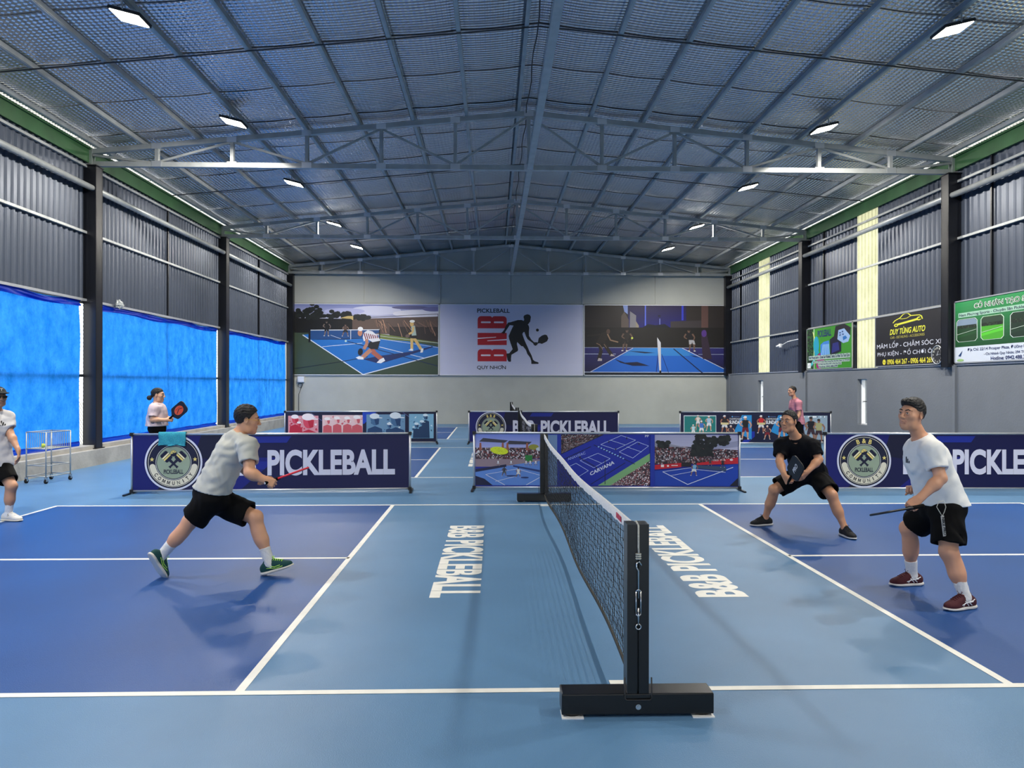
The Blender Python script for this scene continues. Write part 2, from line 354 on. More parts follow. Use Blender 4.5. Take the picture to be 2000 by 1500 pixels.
# trusses
def truss():
    t = thing('roof_truss', (0, 0, 6.2), 'x', 'truss', 'steel roof trusses', kind='structure')
    b = MB(); b.span(-9.22, 9.22, -.05, .05, 0, .10); obj('bottom_chord', b, M['steel'], t)
    tz = lambda x: roofz(x) - .11 - 6.2
    for s in (-1, 1):
        b = MB(); b.bar((0, 0, tz(0) - .05), (s * 9.22, 0, tz(9.22) - .05), .10, .10); obj('top_chord', b, M['steel'], t)
        for k in range(6):
            x = s * 1.555 * k
            if k == 0 and s > 0: continue
            b = MB(); b.bar((x, 0, .1), (x, 0, tz(x) - .09), .07, .09, (0, 1, 0)); obj('post', b, M['steel'], t)
            for zz in (.06, tz(x) - .06):
                b = MB(); b.box((x, -.052, zz), (.2, .006, .12)); b.box((x, .052, zz), (.2, .006, .12)); obj('gusset_plate', b, M['alu'], t)
        for k in range(5):
            lo, hi = (k + 1, k) if k % 2 == 0 else (k, k + 1)
            a = (s * 1.555 * lo, 0, .1); e = (s * 1.555 * hi, 0, tz(1.555 * hi) - .1); b = MB(); b.bar(a, e, .045, .045); obj('diagonal', b, M['steel'], t)
        b = MB(); b.bar((s * 1.555 * 5, 0, .08), (s * 9.1, 0, tz(9.1) - .12), .045, .045); obj('diagonal', b, M['steel'], t)
        b = MB(); b.box((s * 9.16, -.055, .2), (.14, .01, .34)); b.box((s * 9.16, .055, .2), (.14, .01, .34)); obj('bearing_plate', b, M['alu'], t)
    return t
t0 = truss()
for k, y in enumerate(BAYS[:]):
    t = t0 if k == 0 else copy_tree(t0)
    t.location.y = y if y > -10 else -10.5
    t['label'] = 'galvanised steel roof truss spanning the hall, ' + ['nearest the front wall', 'above the photographer', 'over the front court', 'the nearest one in view', 'second in view, mid hall', 'against the far wall above the posters'][k]
# tarpaulins with the mesh fence behind them
def tarp_mesh(y0, y1, z0, z1, seed, lobe=.05):
    r = np.random.default_rng(seed); ny, nz = 90, 44
    Y, Z = np.meshgrid(np.linspace(0, 1, ny), np.linspace(0, 1, nz))
    X = np.zeros_like(Y)
    for i in range(26):
        fy, fz, ph = r.uniform(4, 60), r.uniform(-14, 14), r.uniform(0, 6.28); X += r.uniform(.1, 1) / (1 + fy * .06) * np.sin(fy * Y + fz * Z + ph)
    X *= .010; X += .03 * np.sin(math.pi * Y) * (1 - Z) * .5
    ZZ = z0 + (z1 - z0) * Z - lobe * Z * np.abs(np.sin(Y * math.pi * 3.0)) ** 1.5 * (Z > .0)
    YY = y0 + (y1 - y0) * Y + .018 * np.sin(Z * 9 + seed) * (Y > .95) + .03 * (1 - Z) * (Y > .99)
    vs = np.stack([X, YY, ZZ], -1).reshape(-1, 3); b = MB()
    b.v = [tuple(v) for v in vs]; b.f = [(j * ny + i, j * ny + i + 1, (j + 1) * ny + i + 1, (j + 1) * ny + i) for j in range(nz - 1) for i in range(ny - 1)]
    return b
bn = ['first', 'second', 'third', 'fourth', 'fifth']
for k in range(5):
    a, e = BAYS[k], BAYS[k + 1]; c = (a + e) / 2
    t = thing('tarpaulin', (-9.19, c, .38), 'wrinkled bright blue tarpaulin hung along the left side, %s bay from the front' % ['first', 'second', 'third', 'fourth', 'fifth and farthest'][k], 'tarpaulin', 'blue tarpaulins')
    y0, y1 = a + .15 - c, e - .34 - c
    obj('sheet', tarp_mesh(y0, y1, .10, 3.02, k), M['tarp'], t, True)
    b = tarp_mesh(y0, y1, -.02, .12, k + 20, 0); b.v = [(x + .006, y, z) for x, y, z in b.v]; obj('bottom_hem', b, M['tarp_hem'], t, True)
    b = tarp_mesh(y0, y1, 2.86, 3.02, k + 30); b.v = [(x + .008, y, z + .02 * math.sin(y * 2.2)) for x, y, z in b.v]; obj('top_hem', b, M['tarp_hem'], t, True)
    b = MB(); b.tube([(.03, y0 + (y1 - y0) * i / 24, 3.03 - .03 * abs(math.sin(i * math.pi / 6))) for i in range(25)], .006, 5); obj('hanging_cord', b, M['rope'], t)
    f = thing('mesh_fence', (-9.28, c, .38), 'wire mesh fence panel with pipe rails behind the tarpaulin, %s bay from the front' % bn[k], 'fence', 'fence panels behind the tarpaulins')
    L = e - a - .03
    for z in (1.46, 2.98):
        b = MB(); b.tube([(.025, -L / 2, z), (.025, L / 2, z)], .030, 8); obj('rail', b, M['rod'], f, True)
    b = MB(); b.tube([(.03, 0, 0), (.03, 0, 3.0)], .022, 8); obj('post', b, M['rod'], f, True)
    b = MB(); p = .085; zt = 2.95
    for i in range(int((L + zt) / p) + 1):
        q = -L / 2 - zt + i * p
        for sg in (1, -1):
            # a wire from (y=q, z=0) to (y=q+zt, z=zt), clipped to the panel
            u0, u1 = max(0, -L / 2 - q), min(zt, L / 2 - q)
            if u1 - u0 < .02: continue
            b.bar((.012 + sg * .001, sg * (q + u0), u0), (.012 + sg * .001, sg * (q + u1), u1), .005, .005, (1, 0, 0))
    o = obj('wire_mesh', b, M['steel'], f); o['kind'] = 'stuff'
# floodlights
em = bpy.data.materials.new('led_glow'); em.use_nodes = True; nt = em.node_tree; bb = nt.nodes['Principled BSDF']
bb.inputs['Emission Color'].default_value = (1, .93, .80, 1); bb.inputs['Emission Strength'].default_value = 60
def floodlight(s):
    t = thing('floodlight', (0, 0, 0), 'x', 'floodlight', 'led floodlights under the roof')
    tilt = Matrix.Rotation(R(-14 * s), 3, 'Y')
    b = MB(); b.box(tilt @ Vector((0, 0, .025)), (.44, .36, .045), tilt); obj('housing', b, M['black_plastic'], t)
    for i in range(9):
        b = MB(); b.box(tilt @ Vector((-.17 + i * .0425, 0, .062)), (.008, .32, .03), tilt); obj('heat_fin', b, M['alu'], t)
    b = MB()
    for i in range(3):
        for j in range(2): b.box(tilt @ Vector((-.135 + i * .135, -.085 + j * .17, -.0)), (.122, .155, .008), tilt)
    obj('led_panel', b, em, t)
    b = MB(); b.tube([(-.0, -.19, .03), (0, -.19, .16), (0, .19, .16), (0, .19, .03)], .011, 6); obj('bracket', b, M['steel'], t)
    la = bpy.data.lights.new('floodlight_beam', 'AREA'); la.shape = 'RECTANGLE'; la.size = .40; la.size_y = .32; la.energy = LAMP_W; la.spread = R(165); la.color = (1, .95, .86)
    lo = bpy.data.objects.new('floodlight_beam', la); COL.objects.link(lo); lo.parent = t; lo.location = (0, 0, -.03); lo.rotation_euler = (0, R(-14 * s), 0)
    return t
fl = {s: floodlight(s) for s in (-1, 1)}; used = set()
LY = [-6.2, -2.0, 2.0, 6.15, 10.15, 14.4, 19.05, 22.85]
for s in (-1, 1):
    for k, y in enumerate(LY):
        t = fl[s] if s not in used else copy_tree(fl[s]); used.add(s)
        x = s * 5.76; t.location = (x, y, roofz(x) - .30)
        t['label'] = 'bright led floodlight under the roof, %s row, %s from the far wall' % ('left' if s < 0 else 'right', ['eighth', 'seventh', 'sixth', 'fifth', 'fourth', 'third', 'second', 'nearest'][k])
# ------------------------------------------------------------------ flat print
_tc = {}
def text_mesh(s, bold=.0, shear=0., font_space=1.):
    k = (s, bold, shear, font_space)
    if k in _tc: return _tc[k]
    if s == 'M':
        v = np.array([(0, 0), (0, 1), (.27, 1), (.5, .42), (.73, 1), (1, 1), (1, 0), (.78, 0), (.78, .62), (.56, .08), (.44, .08), (.22, .62), (.22, 0)]); _tc[k] = (v, [tuple(range(13))[::-1]], 1.05); return _tc[k]
    cu = bpy.data.curves.new('lettering', 'FONT'); cu.body = s; cu.size = 1; cu.offset = bold; cu.shear = shear; cu.space_character = font_space; cu.resolution_u = 5; cu.fill_mode = 'FRONT'
    ob = bpy.data.objects.new('lettering', cu); COL.objects.link(ob); bpy.context.view_layer.update()
    me = bpy.data.meshes.new_from_object(ob.evaluated_get(bpy.context.evaluated_depsgraph_get()))
    v = np.empty(len(me.vertices) * 3); me.vertices.foreach_get('co', v); v = v.reshape(-1, 3)[:, :2]
    f = [tuple(p.vertices) for p in me.polygons]
    bpy.data.objects.remove(ob); bpy.data.curves.remove(cu); bpy.data.meshes.remove(me)
    lo, hi = v.min(0), v.max(0); _tc[k] = ((v - lo) / (hi - lo), f, (hi - lo)[0] / (hi - lo)[1]); return _tc[k]
class Print(MB):
    """flat coloured shapes in the x-z plane, x to the right, facing -y; later layers lie a hair prouder"""
    def __init__(s, w, h, src=None):
        super().__init__(); s.w, s.h = w, h; s.src = src or (0, h, w, 0); s.L = 0; s.n = 0
    def P(s, p):
        x0, y0, x1, y1 = s.src
        return ((min(max((p[0] - x0) / (x1 - x0), 0), 1)) * s.w, -s.L * .0005 - s.n * .00002, (min(max((p[1] - y1) / (y0 - y1), 0), 1)) * s.h)
    step = 1
    def up(s, n=1): s.L += n; return s
    def poly(s, pts, c):
        s.n += s.step; s.col = rgb(*c); s.add([s.P(p) for p in pts], [tuple(range(len(pts)))])
    def rect(s, x0, y0, x1, y1, c): s.poly([(x0, y0), (x1, y0), (x1, y1), (x0, y1)], c)
    def ell(s, x, y, rx, ry, c, n=28, a=0):
        ca, sa = math.cos(a), math.sin(a)
        s.poly([(x + rx * math.cos(t) * ca - ry * math.sin(t) * sa, y + rx * math.cos(t) * sa + ry * math.sin(t) * ca) for t in (2 * math.pi * k / n for k in range(n))], c)
    def ring(s, x, y, r0, r1, c, a0=0, a1=360, n=56, rnd=False):
        s.n += 1; s.col = rgb(*c); ts = [R(a0 + (a1 - a0) * k / n) for k in range(n + 1)]
        vs = [s.P((x + r * math.cos(t), y + r * math.sin(t))) for t in ts for r in (r0, r1)]
        s.add(vs, [(2 * k, 2 * k + 1, 2 * k + 3, 2 * k + 2) for k in range(n)])
    def line(s, pts, w, c):
        for a, b in zip(pts[:-1], pts[1:]):
            d = math.hypot(b[0] - a[0], b[1] - a[1]) or 1; nx, ny = -(b[1] - a[1]) / d * w / 2, (b[0] - a[0]) / d * w / 2
            s.poly([(a[0] + nx, a[1] + ny), (b[0] + nx, b[1] + ny), (b[0] - nx, b[1] - ny), (a[0] - nx, a[1] - ny)], c)
    def grad(s, x0, y0, x1, y1, c0, c1, n=12, horiz=False):
        s.n += 1; s.step = 0
        for k in range(n):
            t = (k + .5) / n; c = tuple(c0[i] + (c1[i] - c0[i]) * t for i in range(3))
            if horiz: s.rect(x0 + (x1 - x0) * k / n, y0, x0 + (x1 - x0) * (k + 1) / n, y1, c)
            else: s.rect(x0, y0 + (y1 - y0) * k / n, x1, y0 + (y1 - y0) * (k + 1) / n, c)
        s.step = 1
    def cells(s, quad, nu, nv, cols, jitter=.0, seed=1, fill=1.):
        """a patch of small random coloured cells (crowds, foliage) in a quad given by four corners"""
        r = random.Random(seed); a, b, c, d = quad; s.n += 1; s.step = 0
        def q(u, v): return tuple((a[i] * (1 - u) + b[i] * u) * (1 - v) + (d[i] * (1 - u) + c[i] * u) * v for i in (0, 1))
        for i in range(nu):
            for j in range(nv):
                if r.random() > fill: continue
                u0, u1, v0, v1 = i / nu, (i + 1) / nu, j / nv, (j + 1) / nv
                k = r.choice(cols); f = r.uniform(.75, 1.2); s.poly([q(u0, v0), q(u1, v0), q(u1, v1), q(u0, v1)], tuple(min(255, x * f) for x in k))
        s.step = 1
    def text(s, t, x0, y0, x1, y1, c, bold=.02, shear=0., space=1., rot=None):
        """lettering filling the box from lower left (x0, y0) to upper right (x1, y1)"""
        s.n += 1; v, f, _ = text_mesh(t, bold, shear, space); s.col = rgb(*c)
        s.add([s.P((x0 + a * (x1 - x0), y0 + b * (y1 - y0))) for a, b in v], f)
    def text_fn(s, t, fn, c, bold=.02):
        s.n += 1; v, f, _ = text_mesh(t, bold); s.col = rgb(*c); s.add([s.P(fn(a, b)) for a, b in v], f)
    def done(s, name, parent, y=0., x=0., z=0.):
        o = obj(name, s, M['print'], parent, colors=True); o.location = (x, y, z); return o
def emblem(Rm):
    """round club badge, radius Rm metres; origin at its lower left corner"""
    p = Print(2 * Rm, 2 * Rm, (-1, 1, 1, -1))
    nav, sage, crm, gold = (16, 18, 48), (150, 165, 142), (226, 220, 198), (232, 212, 122)
    p.ell(0, 0, 1, 1, (214, 216, 232), 64); p.up(); p.ell(0, 0, .935, .935, nav, 64); p.up(); p.ring(0, 0, .865, .882, crm); p.ring(0, 0, .60, .62, (200, 204, 200)); p.ell(0, 0, .575, .575, sage, 56)
    p.ring(0, 0, .64, .845, crm, 192, 348); 
    p.up(.3)
    for a in (192, 348): p.ell(.7425 * math.cos(R(a)), .7425 * math.sin(R(a)), .1025, .1025, crm, 20)
    p.up(-.3)
    for sx in (-1, 1):
        pts = []
        for k in range(10):
            a = R(90 + 36 * k); rr = .085 if k % 2 == 0 else .035; pts.append((sx * .745 + rr * math.cos(a), .11 + rr * math.sin(a)))
        p.poly(pts, gold)
    p.up()
    def arc(chars, r, a0, a1, size, c, top, bold=.03, wf=.62):
        n = len(chars)
        for i, ch in enumerate(chars):
            if ch == ' ': continue
            A = R(a0 + (a1 - a0) * (i / (n - 1))); bold_ = .008 if ch in 'MN' else bold; v, f, asp = text_mesh(ch, bold_)
            wd = size * min(asp, 1.0) * wf if ch != 'I' else size * .22
            ux, uy = (math.sin(A), -math.cos(A)) if top else (-math.sin(A), math.cos(A)); vx, vy = (math.cos(A), math.sin(A)) if top else (-math.cos(A), -math.sin(A))
            cx, cy = r * math.cos(A), r * math.sin(A)
            p.text_fn(ch, lambda a, b: (cx + ux * (a - .5) * wd + vx * (b - .5) * size, cy + uy * (a - .5) * wd + vy * (b - .5) * size), c, bold_)
    arc('B&B', .735, 108, 72, .17, gold, True, .03, .95); arc('COMMUNITY', .742, 216, 324, .135, (30, 32, 40), False, .03, .78)
    p.text('PICKLEBALL', -.34, -.41, .34, -.25, nav, .03)
    for s in (-1, 1):
        a = R(45 * s); ca, sa = math.cos(a), math.sin(a)
        T = lambda x, y: (-s * .24 + x * ca - y * sa, .20 + x * sa + y * ca)
        q = []
        for (cx, cy) in ((.09, .13), (-.09, .13), (-.09, -.11), (.09, -.11)):
            k0 = math.atan2(cy, cx) // (math.pi / 2)
            for j in range(5):
                t = k0 * math.pi / 2 + j * math.pi / 8; q.append(T(cx + .06 * math.cos(t), cy + .06 * math.sin(t)))
        p.poly(q, nav); p.up()
        for (y0, y1, c) in ((-.06, .0, gold), (.02, .07, (245, 236, 190))): p.poly([T(-.15, y0), T(.15, y0), T(.15, y1), T(-.15, y1)], c)
        p.poly([T(-.03, -.5), T(.03, -.5), T(.05, -.16), T(-.05, -.16)], nav); p.poly([T(-.045, -.54), T(.045, -.54), T(.045, -.49), T(-.045, -.49)], nav); p.up(0)
    p.up(); p.ell(0, .33, .115, .115, nav, 24); p.up(); p.ring(0, .33, .0, .105, gold, 20, 200, 20)
    for q in ((-.04, .37), (.035, .385), (.0, .345)): p.ell(*q, .016, .016, nav, 8)
    return p
# ------------------------------------------------------------------ barriers
def limb(p, pts, ws, c):
    for (a, b), (wa, wb) in zip(zip(pts[:-1], pts[1:]), zip(ws[:-1], ws[1:])):
        d = math.hypot(b[0] - a[0], b[1] - a[1]) or 1; nx, ny = -(b[1] - a[1]) / d / 2, (b[0] - a[0]) / d / 2
        p.poly([(a[0] + nx * wa, a[1] + ny * wa), (b[0] + nx * wb, b[1] + ny * wb), (b[0] - nx * wb, b[1] - ny * wb), (a[0] - nx * wa, a[1] - ny * wa)], c); p.L += .12
    p.L -= .12 * (len(pts) - 1)
def fig(p, x, y, h, top, legs, skin, lean=0., step=.18, cap=None, arm=None, W=.13):
    """small printed player: feet at (x, y), height h in source units (y downwards)"""
    hx = x + lean * h; px_ = x + lean * .3 * h; Q = lambda a, b: (x + a * h, y - b * h); white = (226, 226, 224)
    for s in (-1, 1):
        k = (x + s * (step * .75 + .02) * h, y - .27 * h); f_ = (x + s * step * h - (.04 * h if s < 0 else 0), y - .03 * h)
        limb(p, [(px_ + s * .06 * h, y - .48 * h), k, f_], [.12 * h, .085 * h, .05 * h], skin); p.up(.5); p.ell(f_[0] + s * .02 * h, y - .012 * h, .05 * h, .022 * h, white, 10); p.up(-.5)
    p.up(); p.poly([(px_ - .115 * h, y - .54 * h), (px_ + .115 * h, y - .54 * h), (x + (step * .8 + .07) * h, y - .30 * h), (x + .03 * h, y - .32 * h), (x, y - .42 * h), (x - .03 * h, y - .32 * h), (x - (step * .8 + .07) * h, y - .30 * h)], legs); p.up(.5)
    p.poly([(px_ - .115 * h, y - .50 * h), (px_ + .115 * h, y - .50 * h), (hx + .125 * h, y - .66 * h), (hx + .17 * h, y - .76 * h), (hx + .11 * h, y - .82 * h), (hx, y - .835 * h), (hx - .11 * h, y - .82 * h), (hx - .17 * h, y - .76 * h), (hx - .125 * h, y - .66 * h)], top); p.up(.5)
    dk = tuple(c * .72 for c in skin)
    for s, el, wr in ((-1, (-.23, .63), (-.10, .55)), (1, (.25, .62), (.20, .48))): limb(p, [(hx + s * .145 * h, y - .77 * h), (hx + el[0] * h, y - el[1] * h), (hx + wr[0] * h, y - wr[1] * h)], [.075 * h, .058 * h, .04 * h], skin)
    p.rect(hx - .032 * h, y - .82 * h, hx + .032 * h, y - .86 * h, dk); p.up(.4); p.ell(hx + lean * .1 * h, y - .905 * h, .062 * h, .082 * h, skin, 16); p.up(.3)
    p.poly([(hx, y - .84 * h), (hx + .05 * h, y - .87 * h), (hx + .058 * h, y - .92 * h), (hx + .02 * h, y - .90 * h)], dk); c = cap or (34, 26, 24); p.ell(hx - .006 * h, y - .952 * h, .068 * h, .046 * h, c, 14)
    if cap: p.poly([(hx - .02 * h, y - .95 * h), (hx - .11 * h, y - .93 * h), (hx - .10 * h, y - .915 * h), (hx, y - .92 * h)], c)
    p.L = round(p.L - 2.7)
BW, BH = 4.18, .86
def barrier(loc, rz, label, art, group='banner barriers between the courts'):
    t = thing('banner_barrier', loc, label, 'banner', group, rz)
    for z in (.045, .045 + BH):
        b = MB(); b.tube([(0, 0, z), (BW, 0, z)], .016, 8); obj('rail', b, M['alu'], t, True)
    for x in (0, BW):
        b = MB(); b.tube([(x, 0, .0), (x, 0, .05 + BH)], .016, 8); obj('upright', b, M['alu'], t, True)
        b = MB(); b.bar((x - .02 if x == 0 else x + .02, -.23, .012), (x - .02 if x == 0 else x + .02, .23, .012), .035, .024); obj('foot', b, M['black_plastic'], t)
        for z in (.045, .045 + BH):
            b = MB(); b.box((x, 0, z), (.05, .045, .05)); obj('corner_joint', b, M['black_plastic'], t)
    b = MB(); b.span(.018, BW - .018, -.003, .003, .062, .028 + BH); obj('panel', b, mat('banner_back', rgb(20, 20, 60), .6), t)
    art(t); return t
def navy_art(seed, emb=True):
    def f(t):
        w, h = BW - .036, BH - .034; p = Print(w, h)
        p.rect(0, 0, w, h, (9, 8, 66)); p.up()
        for q, c in (([(0, h), (1.25, h), (.6, 0), (0, 0)], (10, 14, 100)), ([(.35, 0), (.75, 0), (1.0, .3), (.85, .45)], (10, 8, 40)), ([(1.0, h), (1.5, h), (1.2, .45), (.9, .5)], (8, 8, 44)),
                     ([(1.75, h - .02), (2.35, h - .02), (2.28, h - .12), (1.68, h - .12)], (20, 38, 140)), ([(1.15, 0), (1.6, 0), (2.15, .48), (1.75, .48)], (16, 22, 116)), ([(1.55, .30), (1.95, .30), (2.05, .42), (1.65, .42)], (24, 36, 140))):
            p.poly(q, c); p.up()
        p.done('printed_sheet', t, -.0035, .018, .062)
        e = emblem(.425).done('emblem', t, -.0085, .19, .052)
        q = Print(w, h); q.text('B&B', 1.21, .20, 1.82, .60, (216, 216, 234), .04); q.text('PICKLEBALL', 1.99, .20, 3.93, .60, (216, 216, 234), .04); q.done('lettering', t, -.0085, .018, .062)
    return f
def crowdcols(dark=1.): return [tuple(c * dark for c in k) for k in ((70, 52, 60), (120, 92, 98), (44, 36, 52), (170, 150, 150), (90, 60, 66), (30, 26, 38), (205, 200, 205), (130, 60, 60))]
def photo_art(t):
    w, h = BW - .036, BH - .034; p = Print(w, h, (22, 18, 1946, 408))
    p.rect(22, 18, 1946, 408, (26, 40, 150)); p.up()
    # first picture: two players below shade roofs, a ball close by
    p.grad(24, 20, 515, 120, (120, 140, 220), (170, 175, 225), 8); p.cells([(24, 120), (515, 120), (515, 200), (24, 215)], 62, 10, crowdcols(), seed=3); p.rect(24, 205, 515, 262, (150, 130, 140)); p.poly([(24, 290), (515, 215), (515, 400), (24, 400)], (96, 140, 215)); p.up()
    p.poly([(50, 75), (80, 48), (262, 66), (235, 84)], (60, 60, 72)); p.poly([(250, 95), (270, 68), (437, 76), (415, 96)], (60, 60, 72))
    for x in (60, 224, 258, 402): p.poly([(x - 6, 84), (x + 6, 84), (x + 10, 140), (x - 10, 140)], (160, 92, 70))
    p.ell(450, 115, 38, 20, (150, 150, 60)); p.ell(495, 130, 28, 14, (200, 210, 220)); p.rect(388, 176, 440, 222, (40, 130, 60)); p.poly([(24, 280), (250, 244), (250, 262), (24, 302)], (30, 34, 70)); p.poly([(300, 250), (515, 290), (515, 306), (300, 262)], (40, 60, 120)); p.poly([(24, 330), (90, 352), (150, 400), (24, 400)], (20, 22, 60)); p.up()
    p.line([(98, 320), (240, 398)], 4, (225, 230, 245)); p.line([(98, 320), (330, 278), (515, 330)], 3, (225, 230, 245)); p.line([(170, 372), (330, 330)], 3, (225, 230, 245)); p.line([(395, 398), (515, 330)], 4, (225, 230, 245)); p.up()
    p.ell(290, 330, 45, 5, (40, 56, 110)); p.ell(385, 342, 30, 6, (40, 56, 110)); p.up()
    fig(p, 235, 332, 72, (60, 60, 66), (90, 90, 90), (110, 80, 70)); fig(p, 338, 340, 72, (228, 228, 226), (220, 220, 215), (150, 110, 90))
    for x in (190, 285, 395, 425, 465): fig(p, x, 255, 46, (225, 225, 230), (200, 200, 210), (130, 100, 90))
    p.up(3); r = random.Random(2); p.ell(198, 142, 66, 28, (222, 236, 40), 24, .15); p.up()
    for i in range(60):
        a, q = r.uniform(0, 6.28), r.uniform(0, .95); x, y = 198 + 66 * q * math.cos(a), 142 + 28 * q * math.sin(a); p.ell(x, y, 2.6, 2, r.choice(((160, 180, 20), (240, 250, 120), (190, 205, 30))), 5)
    p.up(-4)
    # second picture: courts seen from above
    p.rect(652, 20, 1300, 400, (22, 42, 160)); p.up(); p.cells([(652, 20), (960, 20), (652, 165), (652, 164)], 44, 20, crowdcols(.8), seed=5)
    p.poly([(1300, 160), (1300, 215), (1010, 400), (920, 400)], (128, 176, 120)); p.cells([(1300, 215), (1300, 400), (1010, 400), (1009, 400)], 26, 40, crowdcols(1.1), seed=6); p.up()
    def quad(a, b, c, d, wd=3): p.line([a, b, c, d, a], wd, (190, 205, 245))
    quad((940, 95), (1090, 28), (1195, 62), (1050, 132)); quad((1075, 150), (1210, 75), (1290, 105), (1175, 195)); quad((790, 215), (920, 160), (1010, 200), (890, 268)); quad((690, 268), (760, 235), (850, 290), (770, 340))
    for a, b in (((1010, 62), (1120, 98)), ((1130, 112), (1240, 150)), ((845, 190), (950, 235))): p.line([a, b], 3, (190, 205, 245))
    for a, b in (((890, 98), (1190, 240)), ((652, 215), (870, 110)), ((780, 190), (905, 262)), ((870, 390), (1120, 230)), ((652, 165), (960, 22)), ((972, 390), (972, 205))): p.line([a, b], 5, (14, 20, 60))
    p.up()
    for k in range(10): p.ell(925 + k * 20, 112 + k * 9.6, 7, 5, (150, 190, 235), 8)
    p.text_fn('CARVANA', lambda a, b: (866 + a * 176 - b * 6, 328 - a * 90 - b * 26), (214, 220, 240), .03)
    p.text_fn('ANAVЯAC', lambda a, b: (700 + a * 130 - b * 4, 216 - a * 50 - b * 20), (150, 165, 225), .02)
    for x, y in ((1000, 75), (1050, 130), (1130, 48), (1220, 90), (790, 190), (1080, 170), (910, 270)): p.ell(x, y, 4, 10, (30, 30, 44), 6)
    p.text('PP', 1264, 40, 1292, 24, (210, 214, 230), .02); p.up(-2)
    # third picture: stadium court below trees
    p.grad(1335, 22, 1942, 150, (168, 168, 200), (190, 190, 214), 6); p.cells([(1335, 95), (1942, 135), (1942, 235), (1335, 240)], 76, 14, crowdcols(.9), seed=9); p.poly([(1335, 290), (1942, 235), (1942, 402), (1335, 402)], (24, 64, 170)); p.up()
    p.poly([(1335, 72), (1420, 85), (1630, 130), (1500, 112), (1335, 110)], (150, 150, 165)); p.poly([(1700, 105), (1942, 66), (1942, 110), (1720, 135)], (150, 152, 180))
    r = random.Random(4)
    for cx, cy, rx, ry, n in ((1680, 60, 55, 60, 40), (1800, 70, 55, 30, 30), (1850, 60, 40, 26, 20), (1400, 92, 40, 18, 24), (1680, 135, 70, 40, 50)):
        for i in range(n): p.ell(cx + r.uniform(-1, 1) * rx, cy + r.uniform(-1, 1) * ry, 20, 15, r.choice(((20, 22, 24), (34, 38, 36), (26, 30, 30))), 6); p.L += .02
    p.L = round(p.L - .02 * 164); p.up(4)
    p.poly([(1335, 246), (1528, 230), (1528, 262), (1335, 280)], (196, 30, 44)); p.poly([(1640, 232), (1942, 188), (1942, 236), (1640, 246)], (196, 30, 44)); p.rect(1528, 225, 1600, 258, (30, 24, 30)); p.up()
    p.text('CISCO', 1760, 216, 1800, 204, (235, 220, 220), .02); p.text('PPA', 1812, 214, 1852, 202, (235, 220, 220), .02); p.ell(1893, 206, 12, 8, (235, 220, 220)); p.rect(1380, 243, 1402, 262, (235, 220, 220)); p.rect(1424, 246, 1438, 260, (235, 220, 220)); p.rect(1456, 246, 1502, 252, (235, 220, 220))
    p.line([(1392, 296), (1575, 390), (1905, 262)], 5, (214, 222, 245)); p.line([(1455, 324), (1620, 292)], 3, (214, 222, 245)); p.line([(1392, 296), (1600, 265)], 3, (214, 222, 245)); p.line([(1600, 275), (1850, 300)], 3, (214, 222, 245)); p.poly([(1640, 245), (1855, 258), (1855, 292), (1640, 270)], (50, 70, 100)); p.poly([(1880, 400), (1942, 340), (1942, 402)], (20, 20, 40)); p.up()
    fig(p, 1620, 324, 95, (120, 176, 214), (225, 225, 225), (150, 110, 90), .05); fig(p, 1830, 262, 60, (30, 30, 40), (30, 30, 40), (110, 84, 70)); fig(p, 1738, 248, 50, (60, 60, 70), (60, 60, 60), (110, 84, 70)); p.up(-6)
    for x in (518, 1302): p.up(5); p.rect(x, 18, x + (132 if x < 1000 else 32), 408, (24, 50, 160)); p.up(-5)
    p.up(6); p.rect(516, 18, 536, 408, (14, 22, 70)); p.rect(545, 24, 622, 400, (110, 140, 180)); p.up(-6)
    p.done('printed_sheet', t, -.0035, .018, .062)
